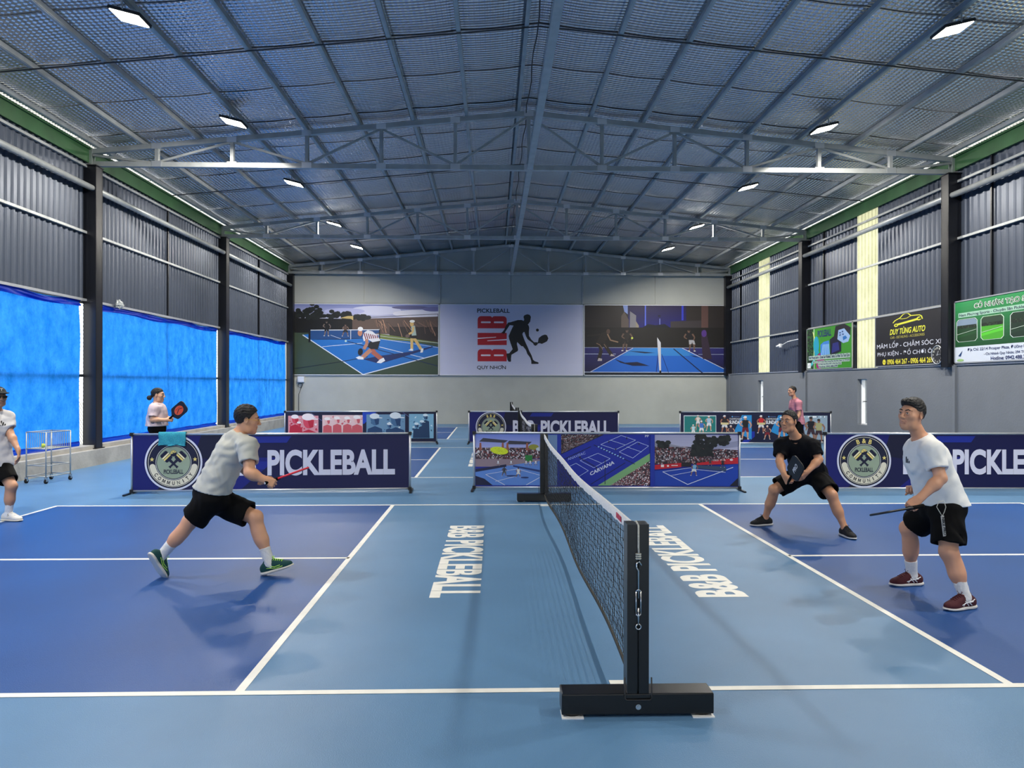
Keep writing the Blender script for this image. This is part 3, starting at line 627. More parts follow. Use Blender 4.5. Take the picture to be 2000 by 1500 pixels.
def duotone_art(t):
    w, h = BW - .036, BH - .034; p = Print(w, h, (6, 100, 1942, 482))
    p.rect(6, 100, 1942, 482, (14, 16, 52)); p.up(); p.poly([(990, 100), (1170, 100), (1010, 250), (985, 250)], (28, 70, 190)); p.line([(330, 110), (470, 210)], 4, (120, 130, 190)); p.line([(1510, 105), (1590, 160)], 4, (120, 130, 190)); p.up()
    def pic(x0, x1, y0, y1, pal, heads, seed):
        p.rect(x0, y0, x1, y1, pal[2]); p.up(); r = random.Random(seed)
        for i in range(26):
            x, y = r.uniform(x0 + 14, x1 - 20), r.uniform(y0 + 8, y1 - 16); p.poly([(x, y), (x + r.uniform(8, 28), y + r.uniform(-10, 6)), (x + r.uniform(6, 24), y + r.uniform(8, 28)), (x - r.uniform(4, 14), y + r.uniform(4, 18))], r.choice(pal)); p.L += .04
        p.L = round(p.L) + 1
        for hx, hy, s in heads:
            p.poly([(hx - .9 * s, y1 - 4), (hx - .75 * s, hy + 1.0 * s), (hx, hy + .7 * s), (hx + .75 * s, hy + 1.0 * s), (hx + .9 * s, y1 - 4)], pal[1]); p.up(); p.ell(hx, hy, .46 * s, .62 * s, pal[3], 20); p.up()
            p.poly([(hx - .1 * s, hy - .1 * s), (hx + .45 * s, hy - .05 * s), (hx + .40 * s, hy + .5 * s), (hx + .1 * s, hy + .6 * s)], pal[1]); p.up(); p.ell(hx - .05 * s, hy - .36 * s, .52 * s, .30 * s, pal[0], 20); p.poly([(hx, hy - .3 * s), (hx + .8 * s, hy - .2 * s), (hx + .78 * s, hy - .12 * s), (hx, hy - .14 * s)], pal[0]); p.up(-3)
        p.L = 2
    red = [(246, 236, 238), (190, 36, 60), (222, 150, 160), (214, 70, 92)]; pink = [(246, 240, 240), (206, 90, 100), (232, 200, 202), (240, 190, 188)]; blu = [(224, 234, 240), (32, 66, 108), (110, 150, 182), (70, 110, 150)]; cy = [(222, 240, 248), (28, 60, 96), (130, 182, 210), (60, 104, 144)]
    pic(40, 425, 145, 440, red, [(130, 190, 90), (300, 215, 150), (180, 250, 50)], 1); pic(475, 992, 138, 440, pink, [(540, 210, 70), (665, 200, 70), (795, 200, 70), (920, 195, 85)], 2)
    pic(1040, 1540, 130, 440, blu, [(1150, 195, 120), (1420, 195, 140), (1335, 270, 55)], 3); pic(1590, 1910, 124, 440, cy, [(1690, 270, 55), (1760, 240, 55), (1805, 160, 60)], 4)
    p.done('printed_sheet', t, -.0035, .018, .062)
def stars_art(t):
    w, h = BW - .036, BH - .034; p = Print(w, h, (40, 58, 1945, 440))
    p.rect(40, 58, 1945, 440, (14, 18, 56)); p.up(); p.poly([(820, 440), (940, 300), (1060, 300), (900, 440)], (24, 44, 160)); p.up()
    p.rect(78, 95, 492, 405, (232, 238, 240)); p.up(); p.rect(86, 104, 486, 398, (28, 124, 120)); p.up()
    sk = (206, 156, 128)
    for x, y, hh, top in ((260, 250, 160, (236, 226, 214)), (400, 290, 195, (176, 206, 226)), (200, 360, 150, (190, 226, 234)), (305, 350, 190, (70, 120, 200))): fig(p, x, y, hh, top, (235, 235, 235), sk, 0, .12, (240, 240, 240)); p.up(1)
    p.L = 2
    for x0 in (520, 985):
        p.rect(x0, 90, x0 + 425, 405, (16, 18, 50)); p.up(); p.poly([(x0 + 300, 90), (x0 + 425, 90), (x0 + 425, 405), (x0 + 200, 300)], (40, 140, 205)); p.up()
        p.text('CHAMPIONSHIP', x0 + 140, 150, x0 + 300, 128, (236, 238, 242), .0); p.text('SUNDAY', x0 + 140, 205, x0 + 300, 158, (236, 238, 242), .035); p.ell(x0 + 178, 110, 9, 9, (90, 160, 220)); p.rect(x0 + 195, 105, x0 + 270, 115, (70, 90, 130)); p.up()
        red = x0 > 900; fig(p, x0 + 80, 320, 230, (200, 34, 40) if red else (40, 30, 30), (225, 225, 225), (170, 110, 84), 0, .12, (240, 240, 240)); fig(p, x0 + 345, 400, 300, (24, 24, 28), (110, 20, 36), sk, 0, .1, (240, 240, 240)); p.up(3); fig(p, x0 + 160, 400, 180, (60, 44, 60), (130, 30, 40), sk, 0, .16, (240, 236, 230)); p.L = 2
        p.up(9); p.rect(x0 + 30, 186, x0 + 130, 212, (222, 205, 150)); p.up(-9)
    p.rect(1500, 95, 1910, 405, (150, 172, 190)); p.up(); p.text('LEBRON NIGHT', 1530, 124, 1890, 100, (226, 232, 238), .03) if False else p.cells([(1530, 102), (1890, 102), (1890, 120), (1530, 120)], 30, 1, [(226, 232, 238), (150, 172, 190)], seed=3); p.up()
    for x, y, hh, top in ((1575, 430, 300, (36, 60, 150)), (1700, 438, 330, (22, 22, 30)), (1800, 436, 300, (170, 168, 120))): fig(p, x, y, hh, top, (60, 40, 50), (150, 110, 90), 0, .12); p.up(2)
    p.done('printed_sheet', t, -.0035, .018, .062)
barrier((-6.22, 7.17, 0), R(3.0), 'navy banner barrier with club badge and a turquoise towel on its rail', navy_art(1))
barrier((-1.05, 7.50, 0), R(-2.0), 'banner barrier printed with three court photographs, behind the front net', photo_art)
barrier((4.46, 7.30, 0), R(-1.5), 'navy banner barrier with club badge behind the white shirted player', navy_art(2))
barrier((-6.50, 16.25, 0), R(2.2), 'far banner barrier with red and blue tinted player pictures', duotone_art)
barrier((-1.42, 16.35, 0), R(-1.5), 'far navy banner barrier with club badge, in front of the end court net', navy_art(3))
barrier((4.46, 16.10, 0), R(-2.0), 'far banner barrier with colourful player portraits, near the person in pink polo', stars_art)
# towel over the first barrier
b = MB(); ny = 14; prof = [(-.030, .60)] + [(-.032, .64 + .03 * k) for k in range(9)] + [(-.026, .93), (0, .942), (.026, .93)] + [(.03, .91 - .03 * k) for k in range(9)]
rows = []
for i in range(ny):
    x = .40 * i / (ny - 1)
    for d, z in prof: rows.append((x + .004 * math.sin(z * 40), d * 1.02 + .005 * math.sin(i * 1.3 + z * 25), max(z, .74) + .008 * math.sin(i * .9) * (z < .9)))
N = len(prof); b.add(rows, [(i * N + k, (i + 1) * N + k, (i + 1) * N + k + 1, i * N + k + 1) for i in range(ny - 1) for k in range(N - 1)])
tw = tag(obj('towel', b, mat('turquoise_terry', rgb(52, 158, 182), .95, 0, .2, 60, .6, 260), smooth=True), 'turquoise towel draped over the rail of the left barrier', 'towel')
tw.location = (-6.22 + .40 * math.cos(R(3)), 7.17 + .40 * math.sin(R(3)), 0); tw.rotation_euler = (0, 0, R(3))
sm = tw.modifiers.new('thick', 'SOLIDIFY'); sm.thickness = .006
# ------------------------------------------------------------------ posters on the end wall
def poster(x0, label, art):
    t = thing('poster', (x0, YB - .03, 2.03), label, 'poster', 'big posters on the end wall')
    b = MB(); b.span(0, 6.02, -.02, .0, 0, 2.98); obj('backing', b, mat('poster_back', rgb(180, 180, 190), .6), t)
    for (xa, xb, za, zb) in ((0, 6.02, 0, .03), (0, 6.02, 2.95, 2.98), (0, .03, 0, 2.98), (5.99, 6.02, 0, 2.98)):
        b = MB(); b.span(xa, xb, -.035, -.02, za, zb); obj('edge_strip', b, M['white_plastic'], t)
    p = art(); p.done('printed_sheet', t, -.0205, .01, .01); return t
def art_day():
    p = Print(6.0, 2.96, (45, 105, 1918, 1025)); r = random.Random(11)
    p.grad(45, 105, 1918, 320, (120, 130, 185), (205, 205, 225), 14); p.up()
    for cx, cy, rx, ry, c in ((1100, 190, 330, 60, (206, 208, 232)), (1650, 230, 330, 50, (226, 224, 236)), (1550, 150, 240, 24, (96, 96, 140)), (700, 200, 260, 40, (176, 180, 220)), (1850, 170, 140, 30, (110, 110, 160))): p.ell(cx, cy, rx, ry, c); p.L += .3
    p.L = 3; p.poly([(800, 300), (1918, 265), (1918, 520), (800, 480)], (92, 74, 66)); p.poly([(1280, 400), (1918, 400), (1918, 600), (1280, 520)], (44, 36, 34)); p.poly([(45, 290), (800, 300), (800, 500), (45, 490)], (8, 9, 12)); p.poly([(45, 480), (800, 478), (1918, 610), (1918, 1025), (45, 1025)], (58, 74, 56)); p.up()
    for i in range(110):
        cx, cy, rx, ry = r.choice(((300, 190, 110, 90), (120, 240, 90, 60), (550, 250, 80, 50), (720, 255, 60, 40), (900, 280, 120, 26), (300, 240, 150, 60)))
        a, q = r.uniform(0, 6.28), r.random() ** .5; p.ell(cx + rx * q * math.cos(a), cy + ry * q * math.sin(a), 36, 26, r.choice(((12, 16, 16), (18, 24, 22), (24, 30, 30))), 7); p.L += .015
    p.L = 6; p.poly([(640, 290), (740, 262), (812, 262), (812, 318), (780, 300)], (196, 172, 110)); p.line([(1030, 280), (1550, 250), (1918, 232)], 6, (40, 40, 46)); p.rect(1906, 228, 1914, 610, (40, 40, 46))
    for k in range(34):
        x = r.uniform(1080, 1880); y = r.uniform(300, 360); p.line([(x, y), (x + r.uniform(20, 120), y + r.uniform(60, 190))], r.uniform(2, 7), r.choice(((196, 150, 120), (150, 110, 90), (60, 46, 44), (120, 90, 76)))); p.L += .02
    p.L = 7; p.poly([(160, 508), (440, 470), (900, 470), (1918, 660), (1918, 752), (940, 1018)], (34, 112, 190)); p.poly([(1150, 490), (1918, 600), (1918, 612), (1150, 560)], (110, 124, 60)); p.up()
    p.poly([(240, 560), (700, 570), (960, 540), (1160, 470), (1160, 440), (260, 440)], (30, 74, 130)); p.up()
    for a, b_, wd in (((160, 508), (940, 1018), 12), ((940, 1018), (1918, 755), 12), ((415, 660), (930, 612), 6), ((1150, 660), (1725, 802), 7), ((1160, 555), (1918, 668), 5), ((520, 510), (660, 560), 4), ((1160, 520), (1918, 610), 4)): p.line([a, b_], wd, (220, 228, 240)); p.L += .05
    p.up(); p.poly([(940, 820), (1130, 780), (1560, 720), (1830, 650), (1850, 660), (1600, 745), (1220, 860), (1120, 870)], (24, 44, 96)); p.line([(45, 945), (640, 855), (1000, 790)], 8, (24, 34, 40)); p.line([(740, 590), (1918, 910)], 9, (24, 44, 80)); p.up()
    p.rect(236, 446, 262, 605, (14, 14, 20)); p.line([(262, 447), (1155, 438)], 11, (206, 212, 220)); p.line([(262, 568), (1155, 548)], 5, (18, 22, 34)); p.rect(775, 444, 784, 565, (206, 212, 220)); p.rect(1145, 436, 1160, 548, (14, 14, 20)); p.ell(716, 586, 14, 14, (190, 220, 210)); p.up()
    fig(p, 470, 522, 200, (14, 14, 16), (14, 14, 16), (120, 104, 96), 0, .1); fig(p, 712, 524, 160, (84, 66, 58), (30, 30, 34), (130, 104, 90), 0, .2); p.up(3)
    # the crouching player
    sk = (186, 130, 104)
    p.line([(1060, 680), (930, 800)], 52, sk); p.line([(1080, 690), (1060, 720), (1180, 820)], 58, (170, 96, 80)); p.up()
    p.poly([(1030, 590), (1160, 580), (1130, 690), (1040, 690), (1000, 660), (1010, 620)], (24, 24, 28)); p.poly([(935, 540), (945, 480), (1000, 445), (1060, 460), (1130, 520), (1165, 580), (1060, 600), (1000, 560), (950, 590)], (222, 222, 228)); p.up()
    for k in range(7): p.line([(950 + k * 28, 478 + k * 6), (975 + k * 26, 560 - k * 2)], 12, (126, 30, 46))
    p.line([(985, 560), (990, 620), (950, 690)], 40, sk); p.up(); p.ell(900, 480, 30, 42, (190, 130, 100)); p.up(); p.ell(905, 430, 34, 28, (232, 232, 234)); p.ell(905, 725, 32, 46, (20, 20, 30), 20, .2); p.poly([(845, 800), (890, 780), (945, 795), (945, 825), (880, 822)], (232, 234, 238)); p.poly([(1115, 865), (1160, 820), (1205, 800), (1225, 840), (1170, 872)], (232, 234, 238)); p.up(-3)
    # the walking player
    yel = (214, 178, 110)
    p.line([(1570, 545), (1570, 690)], 36, yel); p.line([(1600, 545), (1690, 690)], 36, yel); p.up(); p.poly([(1545, 510), (1625, 505), (1640, 550), (1555, 548)], (24, 24, 24)); p.poly([(1560, 390), (1610, 385), (1630, 510), (1570, 515)], (170, 190, 180)); p.line([(1590, 400), (1580, 470), (1530, 495)], 26, yel); p.ell(1570, 360, 24, 36, yel); p.up(); p.ell(1575, 328, 34, 18, (236, 236, 230)); p.ell(1515, 518, 30, 22, (110, 90, 84), 16, -.3); p.poly([(1525, 705), (1560, 680), (1588, 688), (1586, 712)], (236, 236, 236)); p.poly([(1680, 735), (1690, 680), (1722, 680), (1712, 730)], (236, 236, 236))
    return p
def art_logo():
    p = Print(6.0, 2.96, (0, 0, 6, 3)); p.src = (0, 3, 6, 0)
    # traced in the crop of the photograph that holds the middle of the sheet: 10.34 px per source px, 46.4 source px per metre
    k = 1 / 10.34 / 46.5; ox = (920 - 859.5) / 46.5; T = lambda q: (ox + q[0] * k, 2.96 - (q[1] - 60) * k)
    p.grad(0, 3, 6, 0, (196, 198, 222), (206, 208, 230), 6); p.up()
    red = (186, 28, 40)
    for top in (280, 952):
        b0 = top + 248; pts = [(135, b0), (135, top + 70), (145, top + 30), (170, top + 8), (200, top), (390, top), (415, top + 12), (427, top + 34), (440, top + 12), (465, top), (655, top), (690, top + 10), (712, top + 36), (720, top + 75), (720, b0)]
        p.poly([T(q) for q in pts], red); p.up()
        for xa in (198, 458): p.poly([T(q) for q in ((xa, top + 125), (xa + 12, top + 108), (xa + 190, top + 108), (xa + 202, top + 125), (xa + 190, top + 141), (xa + 12, top + 141))], (236, 224, 232))
        p.up(-1)
    p.poly([T(q) for q in ((135, 620), (720, 620), (720, 868), (135, 868))], red); p.up(); p.poly([T(q) for q in ((135, 722), (505, 700), (505, 712), (135, 745))], (236, 224, 232)); p.poly([T(q) for q in ((720, 745), (330, 775), (330, 788), (720, 768))], (236, 224, 232)); p.up(1)
    for s, y0, y1, x1, bd in (('PICKLEBALL', 212, 125, 780, .02), ('QUY NHON', 1372, 1288, 703, .014)):
        a, e = T((125, y0)), T((x1, y1)); p.text(s, a[0], a[1], e[0], e[1], (18, 18, 24), bd)
    p.line([T((612, 1292)), T((628, 1276)), T((630, 1300))], .03, (18, 18, 24)); p.up()
    body = [(1055, 290), (1075, 258), (1130, 238), (1180, 250), (1207, 290), (1198, 340), (1192, 385), (1165, 425), (1145, 445), (1165, 480), (1172, 520), (1165, 600), (1168, 680), (1215, 755), (1270, 808), (1330, 808), (1345, 815), (1350, 790), (1365, 720), (1430, 670), (1490, 650), (1530, 665), (1558, 730), (1530, 790), (1430, 842), (1385, 828), (1345, 835), (1335, 860), (1300, 882), (1265, 865), (1250, 830), (1140, 750), (1108, 690), (1075, 600), (1055, 605), (1035, 640), (1050, 690), (1075, 760), (1110, 840), (1145, 915), (1175, 990), (1220, 1075), (1250, 1165), (1285, 1195), (1340, 1212), (1368, 1230), (1350, 1250), (1215, 1252), (1213, 1190), (1190, 1120), (1135, 1050), (1105, 965), (1045, 890), (1015, 890), (930, 805), (925, 850), (950, 960), (940, 990), (815, 1065), (805, 1140), (808, 1195), (790, 1210), (755, 1205), (735, 1170), (720, 1090), (715, 1040), (770, 1035), (840, 950), (800, 840), (768, 740), (757, 685), (790, 610), (820, 540), (855, 470), (780, 460), (735, 530), (690, 600), (690, 650), (670, 620), (645, 650), (640, 620), (590, 632), (640, 595), (670, 550), (700, 480), (745, 410), (800, 400), (940, 358), (1020, 355), (1060, 375), (1070, 345)]
    p.poly([T(q) for q in body], (12, 12, 14)); c = T((1337, 560)); p.ell(c[0], c[1], .062, .062, (12, 12, 14)); return p
def art_night():
    p = Print(6.0, 2.96, (65, 105, 1925, 1015)); r = random.Random(5)
    p.grad(65, 105, 1925, 400, (44, 38, 36), (40, 34, 34), 4); p.up(); p.grad(640, 105, 1400, 400, (36, 26, 66), (24, 24, 110), 10); p.rect(65, 395, 1925, 655, (24, 21, 20)); p.up()
    p.grad(65, 655, 1925, 975, (44, 42, 110), (24, 22, 60), 10); p.poly([(700, 655), (1350, 655), (1920, 940), (1920, 975), (150, 975)], (32, 100, 196)); p.rect(65, 975, 1925, 1015, (14, 22, 34)); p.up(); p.poly([(720, 660), (1340, 660), (1500, 760), (560, 760)], (50, 130, 205)); p.up()
    p.poly([(570, 105), (635, 105), (635, 225), (590, 190)], (140, 160, 220)); p.poly([(550, 250), (590, 190), (650, 300), (650, 395), (550, 395)], (92, 80, 74)); p.poly([(665, 185), (745, 240), (740, 395), (660, 395)], (130, 128, 134)); p.poly([(740, 310), (780, 370), (780, 395), (740, 395)], (150, 140, 120)); p.rect(858, 105, 874, 395, (90, 110, 226)); p.rect(1340, 105, 1366, 300, (50, 60, 190)); p.rect(1050, 280, 1060, 395, (120, 130, 200)); p.rect(1030, 232, 1064, 260, (20, 20, 50)); p.poly([(1195, 315), (1500, 305), (1620, 300), (1620, 395), (1195, 395)], (56, 50, 54)); p.grad(1590, 105, 1700, 800, (110, 74, 66), (40, 28, 40), 8) if False else p.rect(1600, 105, 1690, 395, (92, 66, 62)); p.poly([(830, 395), (900, 350), (1000, 365), (1120, 348), (1190, 395)], (14, 16, 30)); p.up()
    for a, b_, wd in (((150, 968), (705, 660), 9), ((1350, 660), (1925, 940), 9), ((65, 738), (480, 738), 6), ((65, 655), (1925, 658), 4), ((65, 972), (1925, 975), 8), ((1560, 740), (1925, 740), 4)): p.line([a, b_], wd, (190, 200, 226)); p.L += .1
    p.up(); 
    for q in ([(640, 700), (800, 705), (1000, 722), (860, 728)], [(460, 800), (600, 850), (760, 840), (920, 890), (700, 890), (540, 850)], [(1430, 745), (1600, 780), (1520, 775)]): p.poly(q, (16, 22, 54))
    p.line([(1235, 668), (1620, 985)], 12, (16, 24, 60)); p.line([(1080, 740), (1170, 975)], 7, (16, 40, 100)); p.line([(1040, 690), (1010, 970)], 12, (20, 44, 120)); p.up()
    p.poly([(1020, 520), (1068, 590), (1072, 960), (1050, 970), (1026, 640)], (206, 206, 214)); p.rect(1050, 950, 1075, 990, (10, 10, 14)); p.rect(910, 985, 1210, 1002, (10, 10, 14)); p.up()
    dk = (40, 33, 30); rim = (150, 120, 96)
    p.line([(100, 505), (300, 485)], 18, dk); p.poly([(290, 470), (370, 440), (390, 500), (330, 600), (225, 610), (240, 560)], dk); p.line([(260, 600), (290, 690), (255, 810)], 46, dk); p.line([(320, 600), (430, 760)], 46, dk); p.line([(370, 480), (410, 560), (510, 585)], 16, rim); p.ell(380, 448, 24, 32, (84, 64, 54)); p.poly([(240, 828), (255, 790), (300, 800), (298, 828)], (190, 180, 176)); p.poly([(405, 765), (420, 735), (475, 765)], (190, 180, 176)); p.L += .5; p.line([(225, 600), (270, 620), (310, 680)], 7, rim); p.line([(325, 610), (360, 660)], 6, rim); p.L -= .5
    fig(p, 600, 698, 290, (40, 34, 32), (30, 26, 26), (104, 82, 70), .08, .06); fig(p, 1480, 700, 290, (26, 24, 28), (170, 170, 176), (110, 84, 72), -.14, .09); p.poly([(1600, 430), (1660, 420), (1690, 560), (1740, 800), (1620, 800), (1600, 560)], (50, 36, 54)); p.up(3); p.ell(1635, 470, 34, 46, (84, 52, 130)); p.ell(692, 532, 14, 14, (206, 220, 90)); return p
poster(-9.02, 'large poster of a sunny court with a crouching player and a walking figure', art_day)
poster(-2.98, 'large white poster with red letters and a black player silhouette', art_logo)
poster(3.06, 'large dark poster of players on a court at night', art_night)
# ------------------------------------------------------------------ signs on the right wall
def wallsign(name, yl, yr, z0, z1, label, art, edge=True):
    w, h = yl - yr, z1 - z0; t = thing(name, (XR - .16, yl, z0), label, 'sign', 'sponsor signs on the right wall', R(-90))
    b = MB(); b.span(0, w, -.02, 0, 0, h); obj('backing', b, mat('sign_back', rgb(120, 124, 128), .6), t)
    for (xa, xb, za, zb) in ((0, w, 0, .025), (0, w, h - .025, h), (0, .025, 0, h), (w - .025, w, 0, h)):
        b = MB(); b.span(xa, xb, -.032, -.02, za, zb); obj('edge_strip', b, M['alu'], t)
    art(w, h).done('printed_sheet', t, -.0205); return t
def art_green(w, h):
    p = Print(w, h, (0, 0, 100, 100)); p.src = (0, 100, 100, 0); r = random.Random(3)
    p.rect(0, 0, 100, 100, (58, 142, 36)); p.up(); p.cells([(1, 2), (17, 2), (15, 98), (1, 98)], 7, 30, [(20, 44, 26), (40, 90, 36), (12, 20, 18)], seed=2); p.rect(17, 0, 18.4, 100, (190, 200, 190)); p.up()
    p.poly([(17, 88), (14, 92), (18, 74), (20, 76)], (206, 206, 130)); p.ell(23, 58, 6.5, 21, (30, 150, 180)); p.poly([(19, 28), (30, 40), (26, 50), (20, 44)], (30, 150, 180)); p.ell(33, 26, 9, 13, (150, 30, 110)); p.ell(30, 10, 7, 9, (150, 30, 110)); p.poly([(12, 8), (22, 26), (18, 28), (10, 14)], (70, 180, 190)); p.up()
    p.poly([(33, 33), (33, 58), (40, 64), (52, 66), (54, 34)], (60, 130, 210)); p.poly([(55, 30), (54, 68), (66, 76), (78, 66), (78, 38)], (16, 18, 44)); p.poly([(62, 70), (66, 96), (84, 98), (97, 88), (95, 66), (82, 56)], (30, 26, 34)); p.up(); p.poly([(70, 66), (72, 86), (84, 88), (96, 70), (92, 58), (82, 56)], (150, 180, 220))
    for i in range(5): p.poly([(35 + i * 4, 34), (37 + i * 4, 34), (40 + i * 3, 58), (38 + i * 3, 58)], (140, 190, 230))
    p.poly([(58, 36), (74, 42), (72, 60), (60, 58)], (40, 44, 120)); p.up()
    for x, y in ((74, 78), (79, 80), (74, 73), (80, 74)): p.rect(x, y, x + 3, y + 3, (30, 60, 120))
    p.poly([(82, 62), (90, 66), (87, 72), (81, 70)], (40, 110, 180)); p.text('PICKLEBALL', 26, 76, 57, 92, (26, 46, 100), .03); p.up()
    p.text('Nam Phuong Sports - Chuyen San Pickleball, Tennis, Co Nhan Tao Toan Quoc', 6, 24, 95, 33, (20, 30, 84), .035); p.up(-.5); p.rect(5, 23.5, 96, 33.5, (168, 190, 176)); p.up(.5)
    for a, e, y, s in ((16, 94, 16, 'Dia Chi: 22/14 Prosper Plaza, Duong Phan Van Hon, Quan 12, TP.HCM'), (28, 78, 10, 'Chi Nhanh Quy Nhon: 294 To Huu, Quy Nhon'), (30, 70, 4.5, 'Hotline: 0942.488.379')):
        p.up(-.5); p.rect(a - 1, y - .6, e + 1, y + 5, (168, 190, 176)); p.up(.5); p.text(s, a, y, e, y + 4.4, (20, 30, 84), .03)
    p.rect(2, 4, 10, 17, (220, 226, 226)); p.up(); p.poly([(4, 9), (6, 11), (8, 15), (6, 9)], (30, 60, 110)); return p
def art_auto(w, h):
    p = Print(w, h, (0, 0, 100, 100)); p.src = (0, 100, 100, 0); ye = (206, 206, 56); wh = (206, 210, 222)
    p.rect(0, 0, 100, 100, (14, 14, 22)); p.up()
    p.text('DUY TÙNG AUTO', 24, 60.5, 76, 74, ye, .03, .25); p.text('CAR - DETAILING - ACCESSORIES', 25, 53, 75, 57.5, (176, 168, 70), .0)
    p.text('MÂM LỐP - CHĂM SÓC XE', 3, 36, 99, 49, wh, 0.); p.text('PHỤ KIỆN - ĐỒ CHƠI Ô TÔ', 4, 19, 98, 32.5, wh, 0.)
    p.text('0906 464 267 - 0906 464 269', 20, 4, 86, 14, (226, 216, 60), .02); p.ell(15, 9, 2.6, 5.2, (226, 216, 60)); p.up(); p.ring(15.4, 9.2, 1.0, 1.7, (14, 14, 22), 150, 330, 12); p.up(-1)
    def stroke(pts, wd): p.line(pts, wd, ye)
    car = [(29, 83), (32, 87), (36, 89), (40, 91), (44, 96), (48, 98), (52, 97), (56, 92), (62, 91.5), (68, 91), (71, 88), (72, 83)]
    for a, e in zip(car[:-1], car[1:]): stroke([a, e], 1.5); p.L += .1
    for a, e in zip(((38, 90), (43, 88.5), (50, 88.5)), ((43, 88.5), (50, 88.5), (56, 92))): stroke([a, e], 1.0); p.L += .1
    p.up(); stroke([(36, 79), (66, 84)], 3.6); p.up(); p.ring(34, 78, 1.4, 3.2, ye); p.ring(67.5, 84.5, 1.4, 3.4, ye, 60, 330); return p
def art_grass(w, h):
    p = Print(w, h, (0, 0, 100, 100)); p.src = (0, 100, 100, 0); r = random.Random(8)
    p.grad(0, 100, 100, 26, (40, 140, 76), (12, 70, 30), 14); p.rect(0, 0, 100, 26, (206, 214, 226)); p.up()
    for x0, c0, c1 in ((2, (120, 140, 160), (20, 60, 26)), (25, (40, 60, 44), (70, 160, 40)), (50, (16, 40, 24), (20, 44, 28)), (75, (110, 150, 190), (60, 150, 60))):
        x1 = x0 + 20; y0, y1 = 34, 70
        def rr(d): return [(x0 + d + (2.5 if i in (0, 3) else -0) * 0 + a, b_) for i, (a, b_) in enumerate(((2, y0 + d), (x1 - x0 - 2 - 2 * d, y0 + d), (x1 - x0 - 2 * d, y0 + 4), (x1 - x0 - 2 * d, y1 - 4), (x1 - x0 - 2 - 2 * d, y1 - d), (2, y1 - d), (0, y1 - 4), (0, y0 + 4)))]
        p.poly(rr(0), (206, 216, 210)); p.up(); p.poly(rr(.5), c1); p.up(); p.poly([(x0 + .6, 57), (x1 - .6, 57), (x1 - .6, 65), (x1 - 2.4, 69), (x0 + 2.4, 69), (x0 + .6, 65)], c0); p.up(); p.cells([(x0 + .8, 55), (x1 - .8, 55), (x1 - .8, 60), (x0 + .8, 60)], 16, 3, [(20, 34, 20), (40, 60, 36), (16, 24, 18)], seed=int(x0)); p.poly([(x0 + .6, 44), (x1 - .6, 50), (x1 - .6, 46), (x0 + .6, 40)], tuple(c * 1.2 for c in c1)); p.line([(x0 + 1, 46), (x1 - 1, 52)], .5, (200, 220, 200)); p.L = 1
    p.up(5); T = 'CỎ NHÂN TẠO SÂN BÓNG ĐÁ'; p.text(T, 19, 82, 97, 94.5, (236, 240, 236), .06); p.up(); p.text(T, 19.5, 82.5, 96.5, 94.0, (12, 70, 34), .012)
    p.text('Nam Phương Sports - Chuyên Sân Pickleball, Tennis, Cầu Lông', 5, 73, 92, 79.5, (20, 26, 60), .025); p.up(-1); p.rect(4, 72.5, 93, 80, (150, 190, 168)); p.up(1)
    p.text('Địa Chỉ: 22/14 Prosper Plaza, Đường Phan Văn Hớn, Quận 12', 13, 17.5, 92, 23.5, (24, 36, 90), .01); p.text('- Chi Nhánh Quy Nhơn: 294 Tố Hữu, P. Trần Quang Diệu', 28, 10, 90, 16, (24, 36, 90), .01); p.text('Hotline: 0942.488.379 - 0905.488.379', 34, 3, 88, 8.5, (24, 36, 90), .02)
    p.poly([(4, 12), (6, 16), (8, 20), (6.4, 11)], (24, 60, 110)); p.ell(6, 5, 3.4, 2, (150, 190, 120)); return p
wallsign('wall_sign', 18.48, 15.60, 2.12, 3.40, 'bright green sports company sign with pictures, beside the tall light strip', art_green)
wallsign('wall_sign', 14.42, 11.58, 2.12, 3.40, 'black car workshop sign with yellow car logo on the right wall', art_auto)
wallsign('wall_sign', 11.22, 7.9, 2.12, 3.44, 'dark green artificial grass sign with framed pitch photos, at the right edge', art_grass)
# clock on the black sign
t = thing('wall_clock', (XR - .21, 11.72, 2.33), 'round wall clock with pale numerals hanging at the edge of the black sign', 'clock', None, R(-90))
b = MB(); b.tube([(0, 0, 0), (0, -.03, 0)], .205, 32); obj('case', b, M['black_plastic'], t)
b = MB(); b.tube([(.20 * math.cos(2 * math.pi * k / 40), -.033, .20 * math.sin(2 * math.pi * k / 40)) for k in range(40)], .010, 6, closed=True); obj('rim', b, M['alu'], t, True)
p = Print(.4, .4, (-1, 1, 1, -1)); p.ell(0, 0, .95, .95, (38, 38, 42), 40); p.up()
for k in range(12):
    a = R(90 - 30 * (k + 1)); x, y = .76 * math.cos(a), .76 * math.sin(a); s = str(k + 1); wd = .075 * len(s); p.text(s, x - wd, y - .11, x + wd, y + .11, (214, 214, 204), .02)
p.done('dial', t, -.0305, -.2, -.2)
for nm, a, L, wd in (('hour_hand', 62, .095, .012), ('minute_hand', 5, .14, .009)):
    b = MB(); a = R(a); b.bar((-.02 * math.cos(a), -.034, -.02 * math.sin(a)), (L * math.cos(a), -.034, L * math.sin(a)), .004, wd, (0, 1, 0)); obj(nm, b, M['white_plastic'], t)
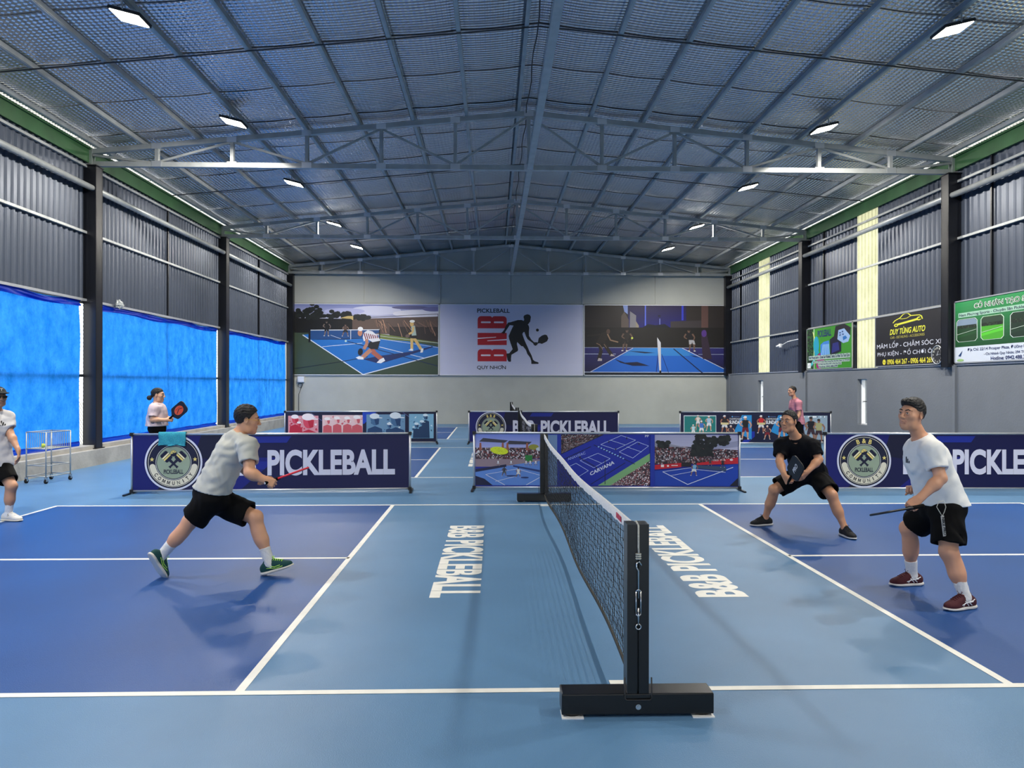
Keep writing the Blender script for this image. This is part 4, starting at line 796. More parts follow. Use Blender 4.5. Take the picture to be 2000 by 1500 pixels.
# security camera with its conduit (right wall), junction box (end wall)
t = thing('wall_camera', (XR - .16, 20.55, 3.0), 'small white camera with cable conduit high on the right wall', 'camera')
b = MB(); b.box((-.03, 0, 0), (.06, .16, .12)); obj('box', b, M['white_plastic'], t)
b = MB(); b.tube([(-.06, .02, .0), (-.12, .10, -.03)], .035, 12); obj('camera_body', b, M['white_plastic'], t, True)
b = MB(); b.tube([(-.02, -.08, 0), (-.02, -.6, .10), (-.02, -1.72, .14)], .014, 6); obj('conduit', b, M['white_plastic'], t, True)
t = thing('junction_box', (-8.70, YB - .001, 1.75), 'white junction box with looped cable at the left end of the far wall', 'junction box')
b = MB(); b.box((0, -.06, .11), (.26, .12, .24)); obj('box', b, M['white_plastic'], t)
b = MB(); b.box((0, -.125, .11), (.22, .01, .20)); obj('lid', b, M['white_plastic'], t)
b = MB(); b.tube([(.06, -.05, 0), (.05, -.05, -.12), (-.02, -.05, -.2)] + [(-.04 + .09 * math.cos(q * .5), -.05, -.14 + .09 * math.sin(q * .5)) for q in range(0, 26)] + [(-.10, -.04, -.5), (-.10, -.04, -1.7)], .009, 6); obj('cable', b, M['black_plastic'], t, True)
# ------------------------------------------------------------------ nets
def net():
    t = thing('court_net', (-.025, 0, 0), 'x', 'net', 'portable court nets')
    y0, y1 = -.28, CW + .28
    for y, d in ((y0, -1), (y1, 1)):
        b = MB()
        for sx in (-.0295, .0295): b.box((sx, y, .54), (.051, .10, .86))
        b.box((0, y, .54), (.012, .06, .84)); obj('post', b, M['black_gloss'], t)
        b = MB(); b.box((0, y - d * .01, .066), (.77, .13, .105)); o = obj('base', b, M['black_gloss'], t)
        bv = o.modifiers.new('b', 'BEVEL'); bv.width = .006; bv.segments = 2
        for sx in (-.33, .33):
            q = MB(); q.tube([(sx, y, .004), (sx, y, .016)], .05, 14); obj('foot_pad', q, M['rubber'], o)
            q = MB(); q.box((sx, y + d * .02, .003), (.11, .10, .006)); obj('foot_plate', q, M['white_plastic'], o)
        for sx in (-.17, -.10, .10, .17):
            q = MB(); q.tube([(sx, y + d * .03, .008), (sx, y + d * .03, .02)], .010, 8); obj('bolt', q, M['rod'], o)
        q = MB(); q.tube([(0, y + d * .05, .055), (0, y + d * .062, .055)], .014, 12); q.tube([(0, y + d * .062, .055), (0, y + d * .066, .055)], .008, 6); obj('hex_bolt', q, M['chrome'], o)
        q = MB(); q.tube([(-.068, y + d * .052, .20), (-.068, y + d * .06, .10), (-.06, y + d * .062, .09), (.06, y + d * .062, .09), (.068, y + d * .06, .10), (.068, y + d * .052, .20)], .004, 6); obj('wire_clip', q, M['rod'], t, True)
        # tension rope, hook and turnbuckle on the outer face
        Y = y + d * .058
        q = MB(); q.tube([(0, y - d * .06, .955), (0, y, .976), (0, Y, .965), (0, Y, .86), (.003, Y, .80)], .005, 6)
        for k in range(3): q.tube([(.012 * math.cos(a), Y + .008 * math.sin(a), .80 + .011 * k) for a in (i * .7 for i in range(9))], .0045, 5)
        obj('tension_rope', q, M['rope'], t, True)
        tb = MB()
        for sx in (-.012, .012): tb.tube([(sx, Y, .52), (sx, Y, .635)], .004, 6)
        tb.tube([(-.012, Y, .635), (0, Y, .645), (.012, Y, .635)], .005, 6); tb.tube([(-.012, Y, .52), (0, Y, .51), (.012, Y, .52)], .005, 6)
        tb.tube([(0, Y, .60), (0, Y, .74), (-.010, Y, .755), (-.010, Y, .775), (.004, Y, .785), (.016, Y, .765)], .005, 6); tb.tube([(0, Y, .55), (0, Y, .47)], .005, 6); tb.tube([(.013 * math.cos(a), Y, .457 + .013 * math.sin(a)) for a in (i * math.pi / 6 for i in range(12))], .004, 5, closed=True)
        obj('turnbuckle', tb, M['chrome'], t, True)
    ya, yb = y0 + .05, y1 - .05; L = yb - ya
    top = lambda y: .955 - .07 * (1 - (2 * (y - ya) / L - 1) ** 2)
    bot = lambda y: .10 + .02 * math.sin((y - ya) * 1.7)
    off = lambda y, z: .012 * math.sin(y * 2.1) * (1 - abs(z - .5)) + .03 * math.sin(math.pi * (y - ya) / L) * max(0, .6 - z)
    b = MB(); n = 80; vs = []
    for i in range(n + 1):
        y = ya + L * i / n; w = .004 * math.sin(i * 2.3) + .003 * math.sin(i * 5.1)
        for dx, dz in ((-.006, -.058 + w), (-.008, 0), (0, .006), (.008, 0), (.006, -.058 - w)): vs.append((off(y, .9) + dx, y, top(y) + dz))
    b.add(vs, [(i * 5 + k, (i + 1) * 5 + k, (i + 1) * 5 + k + 1, i * 5 + k + 1) for i in range(n) for k in range(4)]); obj('top_band', b, mat('white_net_band', rgb(226, 226, 224), .7, 0, .08, 30, .3, 60), t, True)
    q = MB(); q.box((-.0085, ya + .42, top(ya + .42) - .026), (.002, .16, .03)); obj('band_label', q, mat('red_label', rgb(190, 50, 70), .6, 0, .4, 40), t)
    b = MB(); vs = []
    for i in range(n + 1):
        y = ya + L * i / n
        for dx, dz in ((-.004, .0), (-.005, .028), (.005, .028), (.004, .0)): vs.append((off(y, .1) + dx, y, bot(y) + dz))
    b.add(vs, [(i * 4 + k, (i + 1) * 4 + k, (i + 1) * 4 + (k + 1) % 4, i * 4 + (k + 1) % 4) for i in range(n) for k in range(4)]); obj('bottom_band', b, mat('olive_net_band', rgb(58, 54, 44), .8, 0, .3, 20), t, True)
    b = MB(); ny, nz = 150, 17; r = random.Random(1); G = {}
    for i in range(ny + 1):
        y = ya + L * i / ny
        for j in range(nz + 1):
            z = bot(y) + .02 + (top(y) - .05 - bot(y) - .02) * j / nz; G[i, j] = Vector((off(y, z) + r.uniform(-.004, .004), y + r.uniform(-.005, .005) + .008 * math.sin(z * 16), z + r.uniform(-.004, .004)))
    def cord(a, c, w=.0016):
        d = (c - a).normalized(); u = Vector((w, 0, 0)); v = d.cross(Vector((1, 0, 0))) * w
        b.add([a + u, a - u * .5 + v, a - u * .5 - v, c + u, c - u * .5 + v, c - u * .5 - v], [(0, 1, 4, 3), (1, 2, 5, 4), (2, 0, 3, 5)])
    for i in range(ny + 1):
        for j in range(nz + 1):
            if i < ny: cord(G[i, j], G[i + 1, j])
            if j < nz: cord(G[i, j], G[i, j + 1])
            if 0 < i < ny: k = G[i, j]; b.add([k + Vector(q) * .0042 for q in ((1, 0, 0), (-1, 0, 0), (0, 1, 0), (0, -1, 0), (0, 0, 1), (0, 0, -1))], [(0, 2, 4), (2, 1, 4), (1, 3, 4), (3, 0, 4), (2, 0, 5), (1, 2, 5), (3, 1, 5), (0, 3, 5)])
    o = obj('mesh', b, mat('black_net_cord', rgb(12, 12, 14), .7), t); o['kind'] = 'stuff'
    return t
n0 = net()
for k, y in enumerate(COURTS):
    t = n0 if k == 0 else copy_tree(n0); t.location = (-.025, y, 0)
    t['label'] = ['black portable net with white top band on the front court', 'portable net on the middle court, behind the photo barrier', 'portable net on the far court by the end wall'][k]
# floor lettering on the kitchens
def floor_text(y0):
    for s in (-1, 1):
        b = MB(); v, f, _ = text_mesh('B&B PICKLEBALL', .035)
        if s < 0: vs = [(-1.26 + .41 * q, y0 + 4.62 - 2.89 * a, .0016) for a, q in v]
        else: vs = [(1.27 - .41 * q, y0 + 1.70 + 2.89 * a, .0016) for a, q in v]
        b.add(vs, f); obj('floor_lettering', b, M['line'], floor)
for y0 in COURTS: floor_text(y0)
# ------------------------------------------------------------------ ball cart
t = thing('ball_cart', (-8.33, 8.62, 0), 'chrome wire ball cart on castors by the blue tarpaulin', 'cart', None, R(-12))
gm = M['steel']; cw, cd = .19, .26
for sx in (-1, 1):
    for sy in (-1, 1):
        b = MB(); b.tube([(sx * cw, sy * cd, .10), (sx * cw, sy * cd, .86)], .011, 8); obj('post', b, gm, t, True)
        b = MB(); b.tube([(sx * cw - .012, sy * cd, .038), (sx * cw + .012, sy * cd, .038)], .036, 14); c = obj('castor', b, M['rubber'], t, True)
        b = MB(); b.box((sx * cw - .018, sy * cd, .07), (.004, .03, .07)); b.box((sx * cw + .018, sy * cd, .07), (.004, .03, .07)); b.box((sx * cw, sy * cd, .102), (.04, .034, .006)); obj('castor_fork', b, M['chrome'], c)
for z in (.12, .30, .58, .86):
    for sy in (-1, 1):
        b = MB(); b.tube([(-cw, sy * cd, z), (cw, sy * cd, z)], .009, 6); obj('rail', b, gm, t, True)
    for sx in (-1, 1):
        b = MB(); b.tube([(sx * cw, -cd, z), (sx * cw, cd, z)], .009, 6); obj('rail', b, gm, t, True)
for k in range(1, 9):
    for sy in (-1, 1):
        b = MB(); x = -cw + 2 * cw * k / 9; b.tube([(x, sy * cd, .58), (x, sy * cd, .86)], .0035, 5); obj('basket_wire', b, gm, t)
for k in range(1, 12):
    for sx in (-1, 1):
        b = MB(); y = -cd + 2 * cd * k / 12; b.tube([(sx * cw, y, .58), (sx * cw, y, .86)], .0035, 5); obj('basket_wire', b, gm, t)
for k in range(1, 8):
    b = MB(); x = -cw + 2 * cw * k / 8; b.tube([(x, -cd, .58), (x, cd, .58)], .0035, 5); obj('basket_floor_wire', b, gm, t)
b = MB(); b.sphere((0, 0, 0), .037, 18, 12); o = tag(obj('ball', b, mat('yellow_green_ball', rgb(205, 225, 50), .5), smooth=True), 'yellow green ball lying in the wire cart', 'ball'); o.location = (-8.38, 8.55, .622)

b = MB(); r_ = random.Random(4)
b.sphere((0, 0, 0), .11, 14, 9, (.35, 1.5, .8)); b.v = [(x + r_.uniform(-.012, .012), y + r_.uniform(-.03, .03), z + r_.uniform(-.03, .03)) for x, y, z in b.v]
o = tag(obj('plastic_bag', b, mat('grey_film', rgb(150, 156, 158), .35, 0, .2, 20)), 'crumpled grey plastic bag stuck on top of the second tarpaulin in view', 'bag'); o.location = (-9.08, 12.45, 3.44)
# ------------------------------------------------------------------ people: smooth distance fields turned into meshes
def nv(v): v = np.asarray(v, float); return v / np.linalg.norm(v)
def smin(a, b, k):
    if k <= 0: return np.minimum(a, b)
    h = np.maximum(k - np.abs(a - b), 0) / k; return np.minimum(a, b) - h * h * k * .25
def smax(a, b, k): return -smin(-a, -b, k)
class Cone:
    def __init__(s, a, b, ra, rb, k=.03, flat=None, cut=None, op='add'):
        s.a, s.b, s.ra, s.rb, s.k, s.flat, s.cut, s.op = np.asarray(a, float), np.asarray(b, float), ra, rb, k, flat, cut, op
    def bound(s):
        r = max(s.ra, s.rb); return np.minimum(s.a, s.b) - r, np.maximum(s.a, s.b) + r
    def d(s, X, Y, Z):
        ba = s.b - s.a; L = max(ba @ ba, 1e-9); px, py, pz = X - s.a[0], Y - s.a[1], Z - s.a[2]
        t = np.clip((px * ba[0] + py * ba[1] + pz * ba[2]) / L, 0, 1); qx, qy, qz = px - t * ba[0], py - t * ba[1], pz - t * ba[2]
        q2 = qx * qx + qy * qy + qz * qz
        if s.flat is not None:
            n, ratio = s.flat; c = qx * n[0] + qy * n[1] + qz * n[2]; q2 = q2 - c * c + (c / ratio) ** 2
        return np.sqrt(np.maximum(q2, 0)) - (s.ra + (s.rb - s.ra) * t)
class Ell:
    def __init__(s, c, r, ax=None, k=.03, op='add', cut=None):
        s.c, s.r, s.k, s.op, s.cut = np.asarray(c, float), np.asarray(r, float), k, op, cut; s.ax = np.eye(3) if ax is None else np.asarray(ax, float)
    def bound(s):
        e = np.abs(s.ax.T * s.r[None, :]).sum(1); return s.c - e, s.c + e
    def d(s, X, Y, Z):
        px, py, pz = X - s.c[0], Y - s.c[1], Z - s.c[2]; k0 = 0; k1 = 0
        for i in range(3):
            q = px * s.ax[i, 0] + py * s.ax[i, 1] + pz * s.ax[i, 2]; k0 = k0 + (q / s.r[i]) ** 2; k1 = k1 + (q / s.r[i] ** 2) ** 2
        k0 = np.sqrt(k0); return k0 * (k0 - 1) / np.maximum(np.sqrt(k1), 1e-9)
class Field:
    def __init__(s): s.p = []; s.post = None
    def add(s, *q): s.p += q; return s
    def value(s, X, Y, Z):
        D = np.full(np.broadcast(X, Y, Z).shape, 9., np.float64)
        for q in s.p:
            d = q.d(X, Y, Z)
            for n, o in (q.cut or []): d = np.maximum(d, (X - o[0]) * n[0] + (Y - o[1]) * n[1] + (Z - o[2]) * n[2])
            D = smin(D, d, q.k) if q.op == 'add' else smax(D, -d, q.k)
        if s.post: D = s.post(D, X, Y, Z)
        return D
    def mesh(s, h, fine=(), hf=None, pad=.02):
        lo = np.min([q.bound()[0] for q in s.p if q.op == 'add'], 0) - pad; hi = np.max([q.bound()[1] for q in s.p if q.op == 'add'], 0) + pad; ax = []
        for i in range(3):
            x = [lo[i]]
            while x[-1] < hi[i]:
                st = hf if hf and any(f[0][i] - h < x[-1] < f[1][i] for f in fine) else h; x.append(x[-1] + st)
            ax.append(np.array(x))
        nx, ny, nz = map(len, ax); D = np.full((nx, ny, nz), 9., np.float32); sl = np.s_
        for q in s.p:
            b0, b1 = q.bound(); m = q.k + .03; I = [slice(max(0, np.searchsorted(ax[i], b0[i] - m) - 1), np.searchsorted(ax[i], b1[i] + m) + 1) for i in range(3)]
            X, Y, Z = ax[0][I[0]][:, None, None], ax[1][I[1]][None, :, None], ax[2][I[2]][None, None, :]
            d = q.d(X, Y, Z)
            for n, o in (q.cut or []): d = np.maximum(d, (X - o[0]) * n[0] + (Y - o[1]) * n[1] + (Z - o[2]) * n[2])
            S = D[I[0], I[1], I[2]]; D[I[0], I[1], I[2]] = smin(S, d, q.k) if q.op == 'add' else smax(S, -d, q.k)
        if s.post: D = s.post(D, ax[0][:, None, None], ax[1][None, :, None], ax[2][None, None, :]).astype(np.float32)
        return nets(D, ax)
def nets(D, ax):
    """surface nets on a rectilinear grid"""
    ins = D < 0; c = np.zeros(tuple(n - 1 for n in D.shape), np.uint8)
    for i in (0, 1):
        for j in (0, 1):
            for k in (0, 1): c += ins[i:D.shape[0] - 1 + i, j:D.shape[1] - 1 + j, k:D.shape[2] - 1 + k]
    act = np.argwhere((c > 0) & (c < 8)); idx = np.full(c.shape, -1, np.int64); idx[tuple(act.T)] = np.arange(len(act))
    cor = [(i, j, k) for i in (0, 1) for j in (0, 1) for k in (0, 1)]; V = np.stack([D[act[:, 0] + i, act[:, 1] + j, act[:, 2] + k] for i, j, k in cor], 1)
    Pp = np.zeros((len(act), 3)); cnt = np.zeros(len(act))
    for a in range(8):
        for b in range(a + 1, 8):
            df = [cor[b][q] - cor[a][q] for q in range(3)]
            if sum(map(abs, df)) != 1: continue
            va, vb = V[:, a], V[:, b]; m = (va < 0) != (vb < 0); t = np.where(m, va / np.where(m, va - vb, 1), 0)
            for q in range(3): Pp[:, q] += np.where(m, cor[a][q] + df[q] * t, 0)
            cnt += m
    Pp /= cnt[:, None]; W_ = np.empty_like(Pp)
    for q in range(3):
        st = np.diff(ax[q]); W_[:, q] = ax[q][act[:, q]] + Pp[:, q] * st[act[:, q]]
    Fs = []
    for q in range(3):
        sa = [slice(None)] * 3; sb = [slice(None)] * 3; sa[q] = slice(0, -1); sb[q] = slice(1, None)
        A, B = ins[tuple(sa)], ins[tuple(sb)]; e = np.argwhere(A != B); u, v = (q + 1) % 3, (q + 2) % 3
        ok = (e[:, u] > 0) & (e[:, v] > 0) & (e[:, u] < D.shape[u] - 1) & (e[:, v] < D.shape[v] - 1); e = e[ok]; fl = A[tuple(e.T)]
        def g(du, dv): w = e.copy(); w[:, u] += du; w[:, v] += dv; return idx[tuple(w.T)]
        a, b, c_, d = g(-1, -1), g(0, -1), g(0, 0), g(-1, 0); Q = np.stack([a, b, c_, d], 1); Q[~fl] = Q[~fl][:, ::-1]; Fs.append(Q)
    return W_, np.concatenate(Fs)
def npmesh(name, v, f, m, parent, origin=(0, 0, 0), col=None):
    me = bpy.data.meshes.new(name); v = v - np.asarray(origin); me.vertices.add(len(v)); me.vertices.foreach_set('co', v.astype(np.float32).ravel())
    me.loops.add(f.size); me.loops.foreach_set('vertex_index', f.astype(np.int32).ravel()); me.polygons.add(len(f)); me.polygons.foreach_set('loop_start', np.arange(0, f.size, 4, dtype=np.int32)); me.polygons.foreach_set('use_smooth', np.ones(len(f), bool))
    me.update(calc_edges=True); me.materials.append(m)
    if col is not None:
        at_ = me.color_attributes.new('Col', 'FLOAT_COLOR', 'POINT'); at_.data.foreach_set('color', np.concatenate([col, np.ones((len(col), 1))], 1).astype(np.float32).ravel())
    return link(name, me, parent)
def folds(amp, seed, wl=(.05, .14), ani=(1, 1, .6), n=12):
    r = np.random.default_rng(seed); ks = []
    for i in range(n):
        d = r.normal(size=3) * np.array(ani); d /= np.linalg.norm(d); ks.append((d * 2 * math.pi / r.uniform(*wl), r.uniform(0, 6.28), r.uniform(.4, 1)))
    def f(X, Y, Z):
        s = 0; w = .03 * np.sin(X * 21 + Z * 9) + .03 * np.sin(Y * 17 + Z * 13 + 1)
        for k, p, a in ks: s = s + a * np.sin((X + w) * k[0] + (Y + w) * k[1] + Z * k[2] + p)
        return amp * s / math.sqrt(n) * 1.2
    return f
def skinmat(name):
    m = bpy.data.materials.new(name); m.use_nodes = True; nt = m.node_tree; b = nt.nodes['Principled BSDF']; a = nt.nodes.new('ShaderNodeVertexColor'); a.layer_name = 'Col'
    nt.links.new(a.outputs[0], b.inputs['Base Color']); b.inputs['Roughness'].default_value = .5; return m
M['skin'] = skinmat('skin')
M['hair'] = mat('black_hair', rgb(16, 13, 12), .55, 0, .35, 60, .5, 220, stretch=(1, 1, .3))
M['sock'] = mat('white_sock', rgb(226, 227, 228), .9, 0, .05, 60, .4, 300)
M['eye'] = mat('eye_white', rgb(220, 214, 208), .25); M['iris'] = mat('dark_iris', rgb(22, 14, 10), .2)
M['black_cloth'] = mat('black_cloth', rgb(5, 5, 6), .9, 0, .15, 40, .06, 60, spec=.2)
M['white_cloth'] = mat('white_cloth', rgb(232, 233, 232), .85, 0, .03, 20, .06, 40)
def frame(f, u):
    f = nv(f); u = np.asarray(u, float); r = nv(np.cross(f, u)); u = np.cross(r, f); return f, nv(u), r
def hand(F, wr, d, n, side, curl, thumb=.6, sc=1., spread=.06):
    """palm and five fingers; d fingers' direction, n back of the hand, side +1 if the thumb lies along +(d x n)"""
    d = nv(d); n = nv(np.asarray(n, float) - d * np.dot(n, d)); s = np.cross(d, n) * side; P_ = lambda a, b, c: wr + (d * a + s * b + n * c) * sc
    k = .012
    F.add(Cone(wr - d * .02, P_(.03, 0, 0), .026 * sc, .03 * sc, .02, (n, .72)))
    for b in (-.028, -.009, .010, .029): F.add(Cone(P_(.02, b * .7, 0), P_(.083, b, 0), .0145 * sc, .0115 * sc, k, (n, .9)))
    L = (.030, .036, .040, .036); 
    for i, b in enumerate((-.029, -.010, .010, .029)):
        p = P_(.085 - .006 * abs(i - 2), b, 0); ang = 0; l = L[i] * 1.12
        for j, (q, r) in enumerate(((1., .0092), (.72, .0082), (.55, .0074))):
            ang += curl * (1.0, 1.05, .7)[j]; dd = d * math.cos(ang) - n * math.sin(ang) + s * spread * (i - 1.5) * (1 if j == 0 else .4); e = p + nv(dd) * l * q * sc
            F.add(Cone(p, e, r * sc, (r - .0008) * sc, .004)); p = e
    p = P_(.018, .026, -.006); dd = nv(d * .55 + s * (.85 - .5 * thumb) - n * .9 * thumb)
    e = p + dd * .042 * sc; F.add(Cone(p, e, .0150 * sc, .0110 * sc, .012)); dd2 = nv(d * .9 + s * (.25 - .35 * thumb) - n * .6 * thumb); e2 = e + dd2 * .030 * sc; F.add(Cone(e, e2, .0108 * sc, .0098 * sc, .005)); F.add(Cone(e2, e2 + nv(dd2 - n * .2) * .022 * sc, .0098 * sc, .008 * sc, .005))
    c = wr + d * .09 * sc; return (c - .12 * sc, c + .12 * sc)
def shoe(parent, org, ank, toe, upv, style, side):
    """toe: toe direction, upv: out of the collar; ank is the heel-to-ankle point on the sole"""
    f, u, r = frame(toe, upv); A = np.stack([f, r, u]); o = np.asarray(ank, float); T = lambda x, y, z: o + f * x + r * y + u * z
    Fu = Field(); E = lambda x, y, z, a, b, c, k=.03: Fu.add(Ell(T(x, y, z), (a, b, c), A, k))
    E(.125, .004 * side, .030, .068, .046, .036); E(.05, 0, .045, .085, .042, .046); E(-.045, 0, .045, .052, .037, .050); Fu.add(Cone(T(-.012, 0, .06), T(-.008, 0, .098), .046, .040, .025, (r, .88)), Cone(T(.03, 0, .085), T(.075, 0, .062), .026, .022, .03))
    Fu.add(Cone(T(-.006, 0, .085), T(-.002, 0, .15), .031, .033, .006, None, None, 'sub'))
    Fu.p.append(Ell(T(.0, 0, -.285), (.9, .9, .30), A, .002, 'sub')); v, q = Fu.mesh(.0045)
    st = style; up = npmesh('shoe', v, q, st['upper'], parent, org)
    Fs = Field(); Fs.add(Ell(T(.115, .004 * side, .012), (.088, .050, .022), A, .03), Ell(T(.03, 0, .012), (.09, .041, .024), A, .03), Ell(T(-.05, 0, .012), (.055, .039, .024), A, .03))
    def post(D, X, Y, Z):
        h = (X - o[0]) * u[0] + (Y - o[1]) * u[1] + (Z - o[2]) * u[2]; a = (X - o[0]) * f[0] + (Y - o[1]) * f[1] + (Z - o[2]) * f[2]
        spring = .010 * np.clip((a - .12) / .07, 0, 1) ** 2 + .003 * np.clip((-a - .06) / .04, 0, 1)
        return smax(D, np.abs(h - .012 - spring) - .0125, .006)
    Fs.post = post; v, q = Fs.mesh(.0045); npmesh('sole', v, q, st['sole'], up, org)
    # laces and side marks follow the surface of the upper
    def onsurf(p, dr):
        p = np.array(p); 
        for it in range(30):
            dd = Fu.value(np.array([p[0]]), np.array([p[1]]), np.array([p[2]]))[0]
            if dd < .0005: break
            p = p + dr * dd * .8
        return p
    lc = MB()
    for i in range(5):
        x = .045 + i * .017; pts = []
        for j in range(7):
            w = -.024 + .048 * j / 6; pts.append(Vector(onsurf(T(x + .006 * (j % 2), w, .14), -u) + u * .002 - np.asarray(org)))
        lc.tube(pts, .0026, 5)
    for s_ in (-1, 1):
        p0 = onsurf(T(.04, 0, .15), -u); lc.tube([Vector(p0 - org + r * s_ * a + u * b + f * c) for a, b, c in ((0, .004, 0), (.012, .016, .004), (.022, .012, .012), (.012, .003, .010), (.002, .004, .004))], .0022, 5)
    obj('laces', lc, st['lace'], up, True)
    if st.get('mark'):
        mk = MB()
        for sd in (-1, 1):
            for ln in st['lines']:
                pts = []
                for (x0, z0), (x1, z1) in zip(ln[:-1], ln[1:]):
                    for t in range(4): w = t / 4; pts.append(Vector(onsurf(T(x0 + (x1 - x0) * w, sd * .08, z0 + (z1 - z0) * w), -r * sd) - org))
                pts.append(Vector(onsurf(T(ln[-1][0], sd * .08, ln[-1][1]), -r * sd) - org)); mk.tube(pts, .0036, 5)
        obj('side_mark', mk, st['mark'], up, True)
def person(sp):
    """sp: joints in photo pixels with their depth, clothing and hair; returns the root"""
    J = {k: np.array(at(*v)) for k, v in sp['J'].items()}; g = sp.get('g', 1.); hr = sp.get('res', .008); hf = sp.get('fine', .0035)
    for s in 'lr':          # both feet stand on the floor
        f_, u_, r_ = frame(*sp['toe_' + s]); e = [J['ankle_' + s] - u_ * .085 + f_ * a + r_ * b for a in (-.10, .17) for b in (-.035, .035)]
        J['ankle_' + s][2] += .003 - min(p[2] for p in e)
    base = np.array([(J['ankle_l'][0] + J['ankle_r'][0]) / 2, (J['ankle_l'][1] + J['ankle_r'][1]) / 2, 0.])
    root = thing('person', tuple(base), sp['label'], 'person'); skin = np.array(rgb(*sp['skin'])[:3])
    ft, ut, rt = frame(sp['torso_f'], J['neck'] - J['pelvis']); At = np.stack([rt, ft, ut]); fat = sp.get('fat', 1.)
    B = Field(); P0, N0 = J['pelvis'], J['neck']; ch = P0 + (N0 - P0) * .68; wa = P0 + (N0 - P0) * .33
    torso = [Ell(P0, (.160 * g * fat, .115 * g * fat, .12 * g), At, .06), Ell(wa, (.142 * g * fat, .108 * g * fat, .15 * g), At, .06), Ell(ch + ft * .012, (.160 * g, .118 * g * fat ** .5, .175 * g), At, .06)]
    sh = [Cone(J['sh_l'], J['sh_r'], .062 * g, .062 * g, .05), Cone(N0 - ut * .02, J['sh_l'] + ut * .012, .055 * g, .045 * g, .05), Cone(N0 - ut * .02, J['sh_r'] + ut * .012, .055 * g, .045 * g, .05)]
    B.add(*torso, *sh); am = sp.get('arm', 1.) * g; lg = sp.get('leg', 1.) * g
    for s in 'lr':
        S, E, Wd = J['sh_' + s], J['el_' + s], J['wr_' + s]; m = E + (Wd - E) * .3
        B.add(Cone(S, E, .052 * am, .041 * am, .03), Ell(S + (E - S) * .12, (.058 * am,) * 3, None, .03), Cone(E, m, .041 * am, .042 * am, .02), Cone(m, Wd, .042 * am, .027 * am, .03))
        H, K, A = J['hip_' + s], J['knee_' + s], J['ankle_' + s]; kd = nv(nv(K - H) - nv(A - K)) if np.linalg.norm(nv(K - H) - nv(A - K)) > .08 else ft
        c1 = K + (A - K) * .30 - kd * .016
        B.add(Cone(H, K, .088 * lg, .058 * lg, .05), Ell(K + kd * .008, (.054 * lg,) * 3, None, .03), Cone(K, K + (A - K) * .5, .050 * lg, .046 * lg, .03), Ell(c1, (.050 * lg, .052 * lg, .105 * lg), np.stack(frame(nv(A - K) * 1., kd + .001)[::-1])[[0, 1, 2]] if False else _axes(A - K, kd), .04), Cone(K + (A - K) * .5, A, .045 * lg, .033 * lg, .04))
        td = nv(sp['toe_' + s][0]); B.add(Cone(A, A + td * .09 - nv(sp['toe_' + s][1]) * .04, .034, .028, .03))
    fine = []
    for s in 'lr':
        hs = sp['hand_' + s]; fine.append(hand(B, J['wr_' + s], hs[0], hs[1], hs[2], hs[3], hs[4] if len(hs) > 4 else .6, g * .98))
    # head
    f, u, r = frame(sp['head_f'], sp.get('head_u', (0, 0, 1))); A = np.stack([r, f, u]); H = J['head']; T = lambda a, b, c: H + r * a * g + f * b * g + u * c * g
    E = lambda a, b, c, x, y, z, k=.03, op='add': B.add(Ell(T(a, b, c), (x * g, y * g, z * g), A, k, op))
    B.add(Cone(N0 - ut * .03, T(0, -.022, -.055), .056 * g, .050 * g, .03))
    E(0, -.012, .035, .074, .095, .086); E(0, .024, -.040, .057, .066, .074); E(0, .064, -.098, .022, .020, .018, .04); E(-.046, .050, -.012, .022, .026, .022, .03); E(.046, .050, -.012, .022, .026, .022, .03); E(-.048, .02, -.075, .016, .032, .026, .03); E(.048, .02, -.075, .016, .032, .026, .03)
    B.add(Cone(T(-.036, .074, .032), T(.036, .074, .032), .013 * g, .013 * g, .02))
    for s in (-1, 1): E(s * .031, .100, .010, .017, .017, .012, .014, 'sub')
    B.add(Cone(T(0, .084, .020), T(0, .108, -.022), .008 * g, .0125 * g, .012)); E(-.012, .096, -.026, .009, .010, .008, .008); E(.012, .096, -.026, .009, .010, .008, .008)
    lip = [Cone(T(-.021, .080, -.053), T(.021, .080, -.053), .0075 * g, .0075 * g, .008), Cone(T(0, .088, -.0515), T(0, .088, -.0515), .010 * g, .010 * g, .008, (u, .55)), Cone(T(-.016, .083, -.0645), T(.016, .083, -.0645), .0075 * g, .0075 * g, .008)]
    B.add(*lip); B.add(Cone(T(-.018, .094, -.0585), T(.018, .094, -.0585), .0024, .0024, .003, None, None, 'sub'))
    for s in (-1, 1):
        eax = np.stack([nv(r * s - f * .35), nv(f + r * s * .35), u]); B.add(Ell(T(s * .077, -.008, .004), (.008 * g, .019 * g, .031 * g), eax, .008), Ell(T(s * .088, -.004, .006), (.007 * g, .011 * g, .019 * g), eax, .006, 'sub'))
        E(s * .031, .0775, .010, .0165, .0165, .0150, .006); E(s * .031, .097, .0095, .0145, .012, .0050, .003, 'sub')
    fine.append((H - .16 * g, H + .16 * g))
    v, q = B.mesh(hr, fine, hf); c = np.tile(skin, (len(v), 1)).astype(float)
    X, Y, Z = v.T; dl = np.minimum(lip[0].d(X, Y, Z), lip[2].d(X, Y, Z)); w = np.clip(1 - dl / .004, 0, 1)[:, None]; c = c * (1 - .55 * w) + np.array(rgb(150, 84, 76)[:3]) * .55 * w
    loc = (v - H) @ A.T / g
    n_ = .5 + .5 * np.sin(X * 31 + 2 * np.sin(Z * 23)) * np.sin(Y * 29 + Z * 17); c *= (.95 + .08 * n_)[:, None]
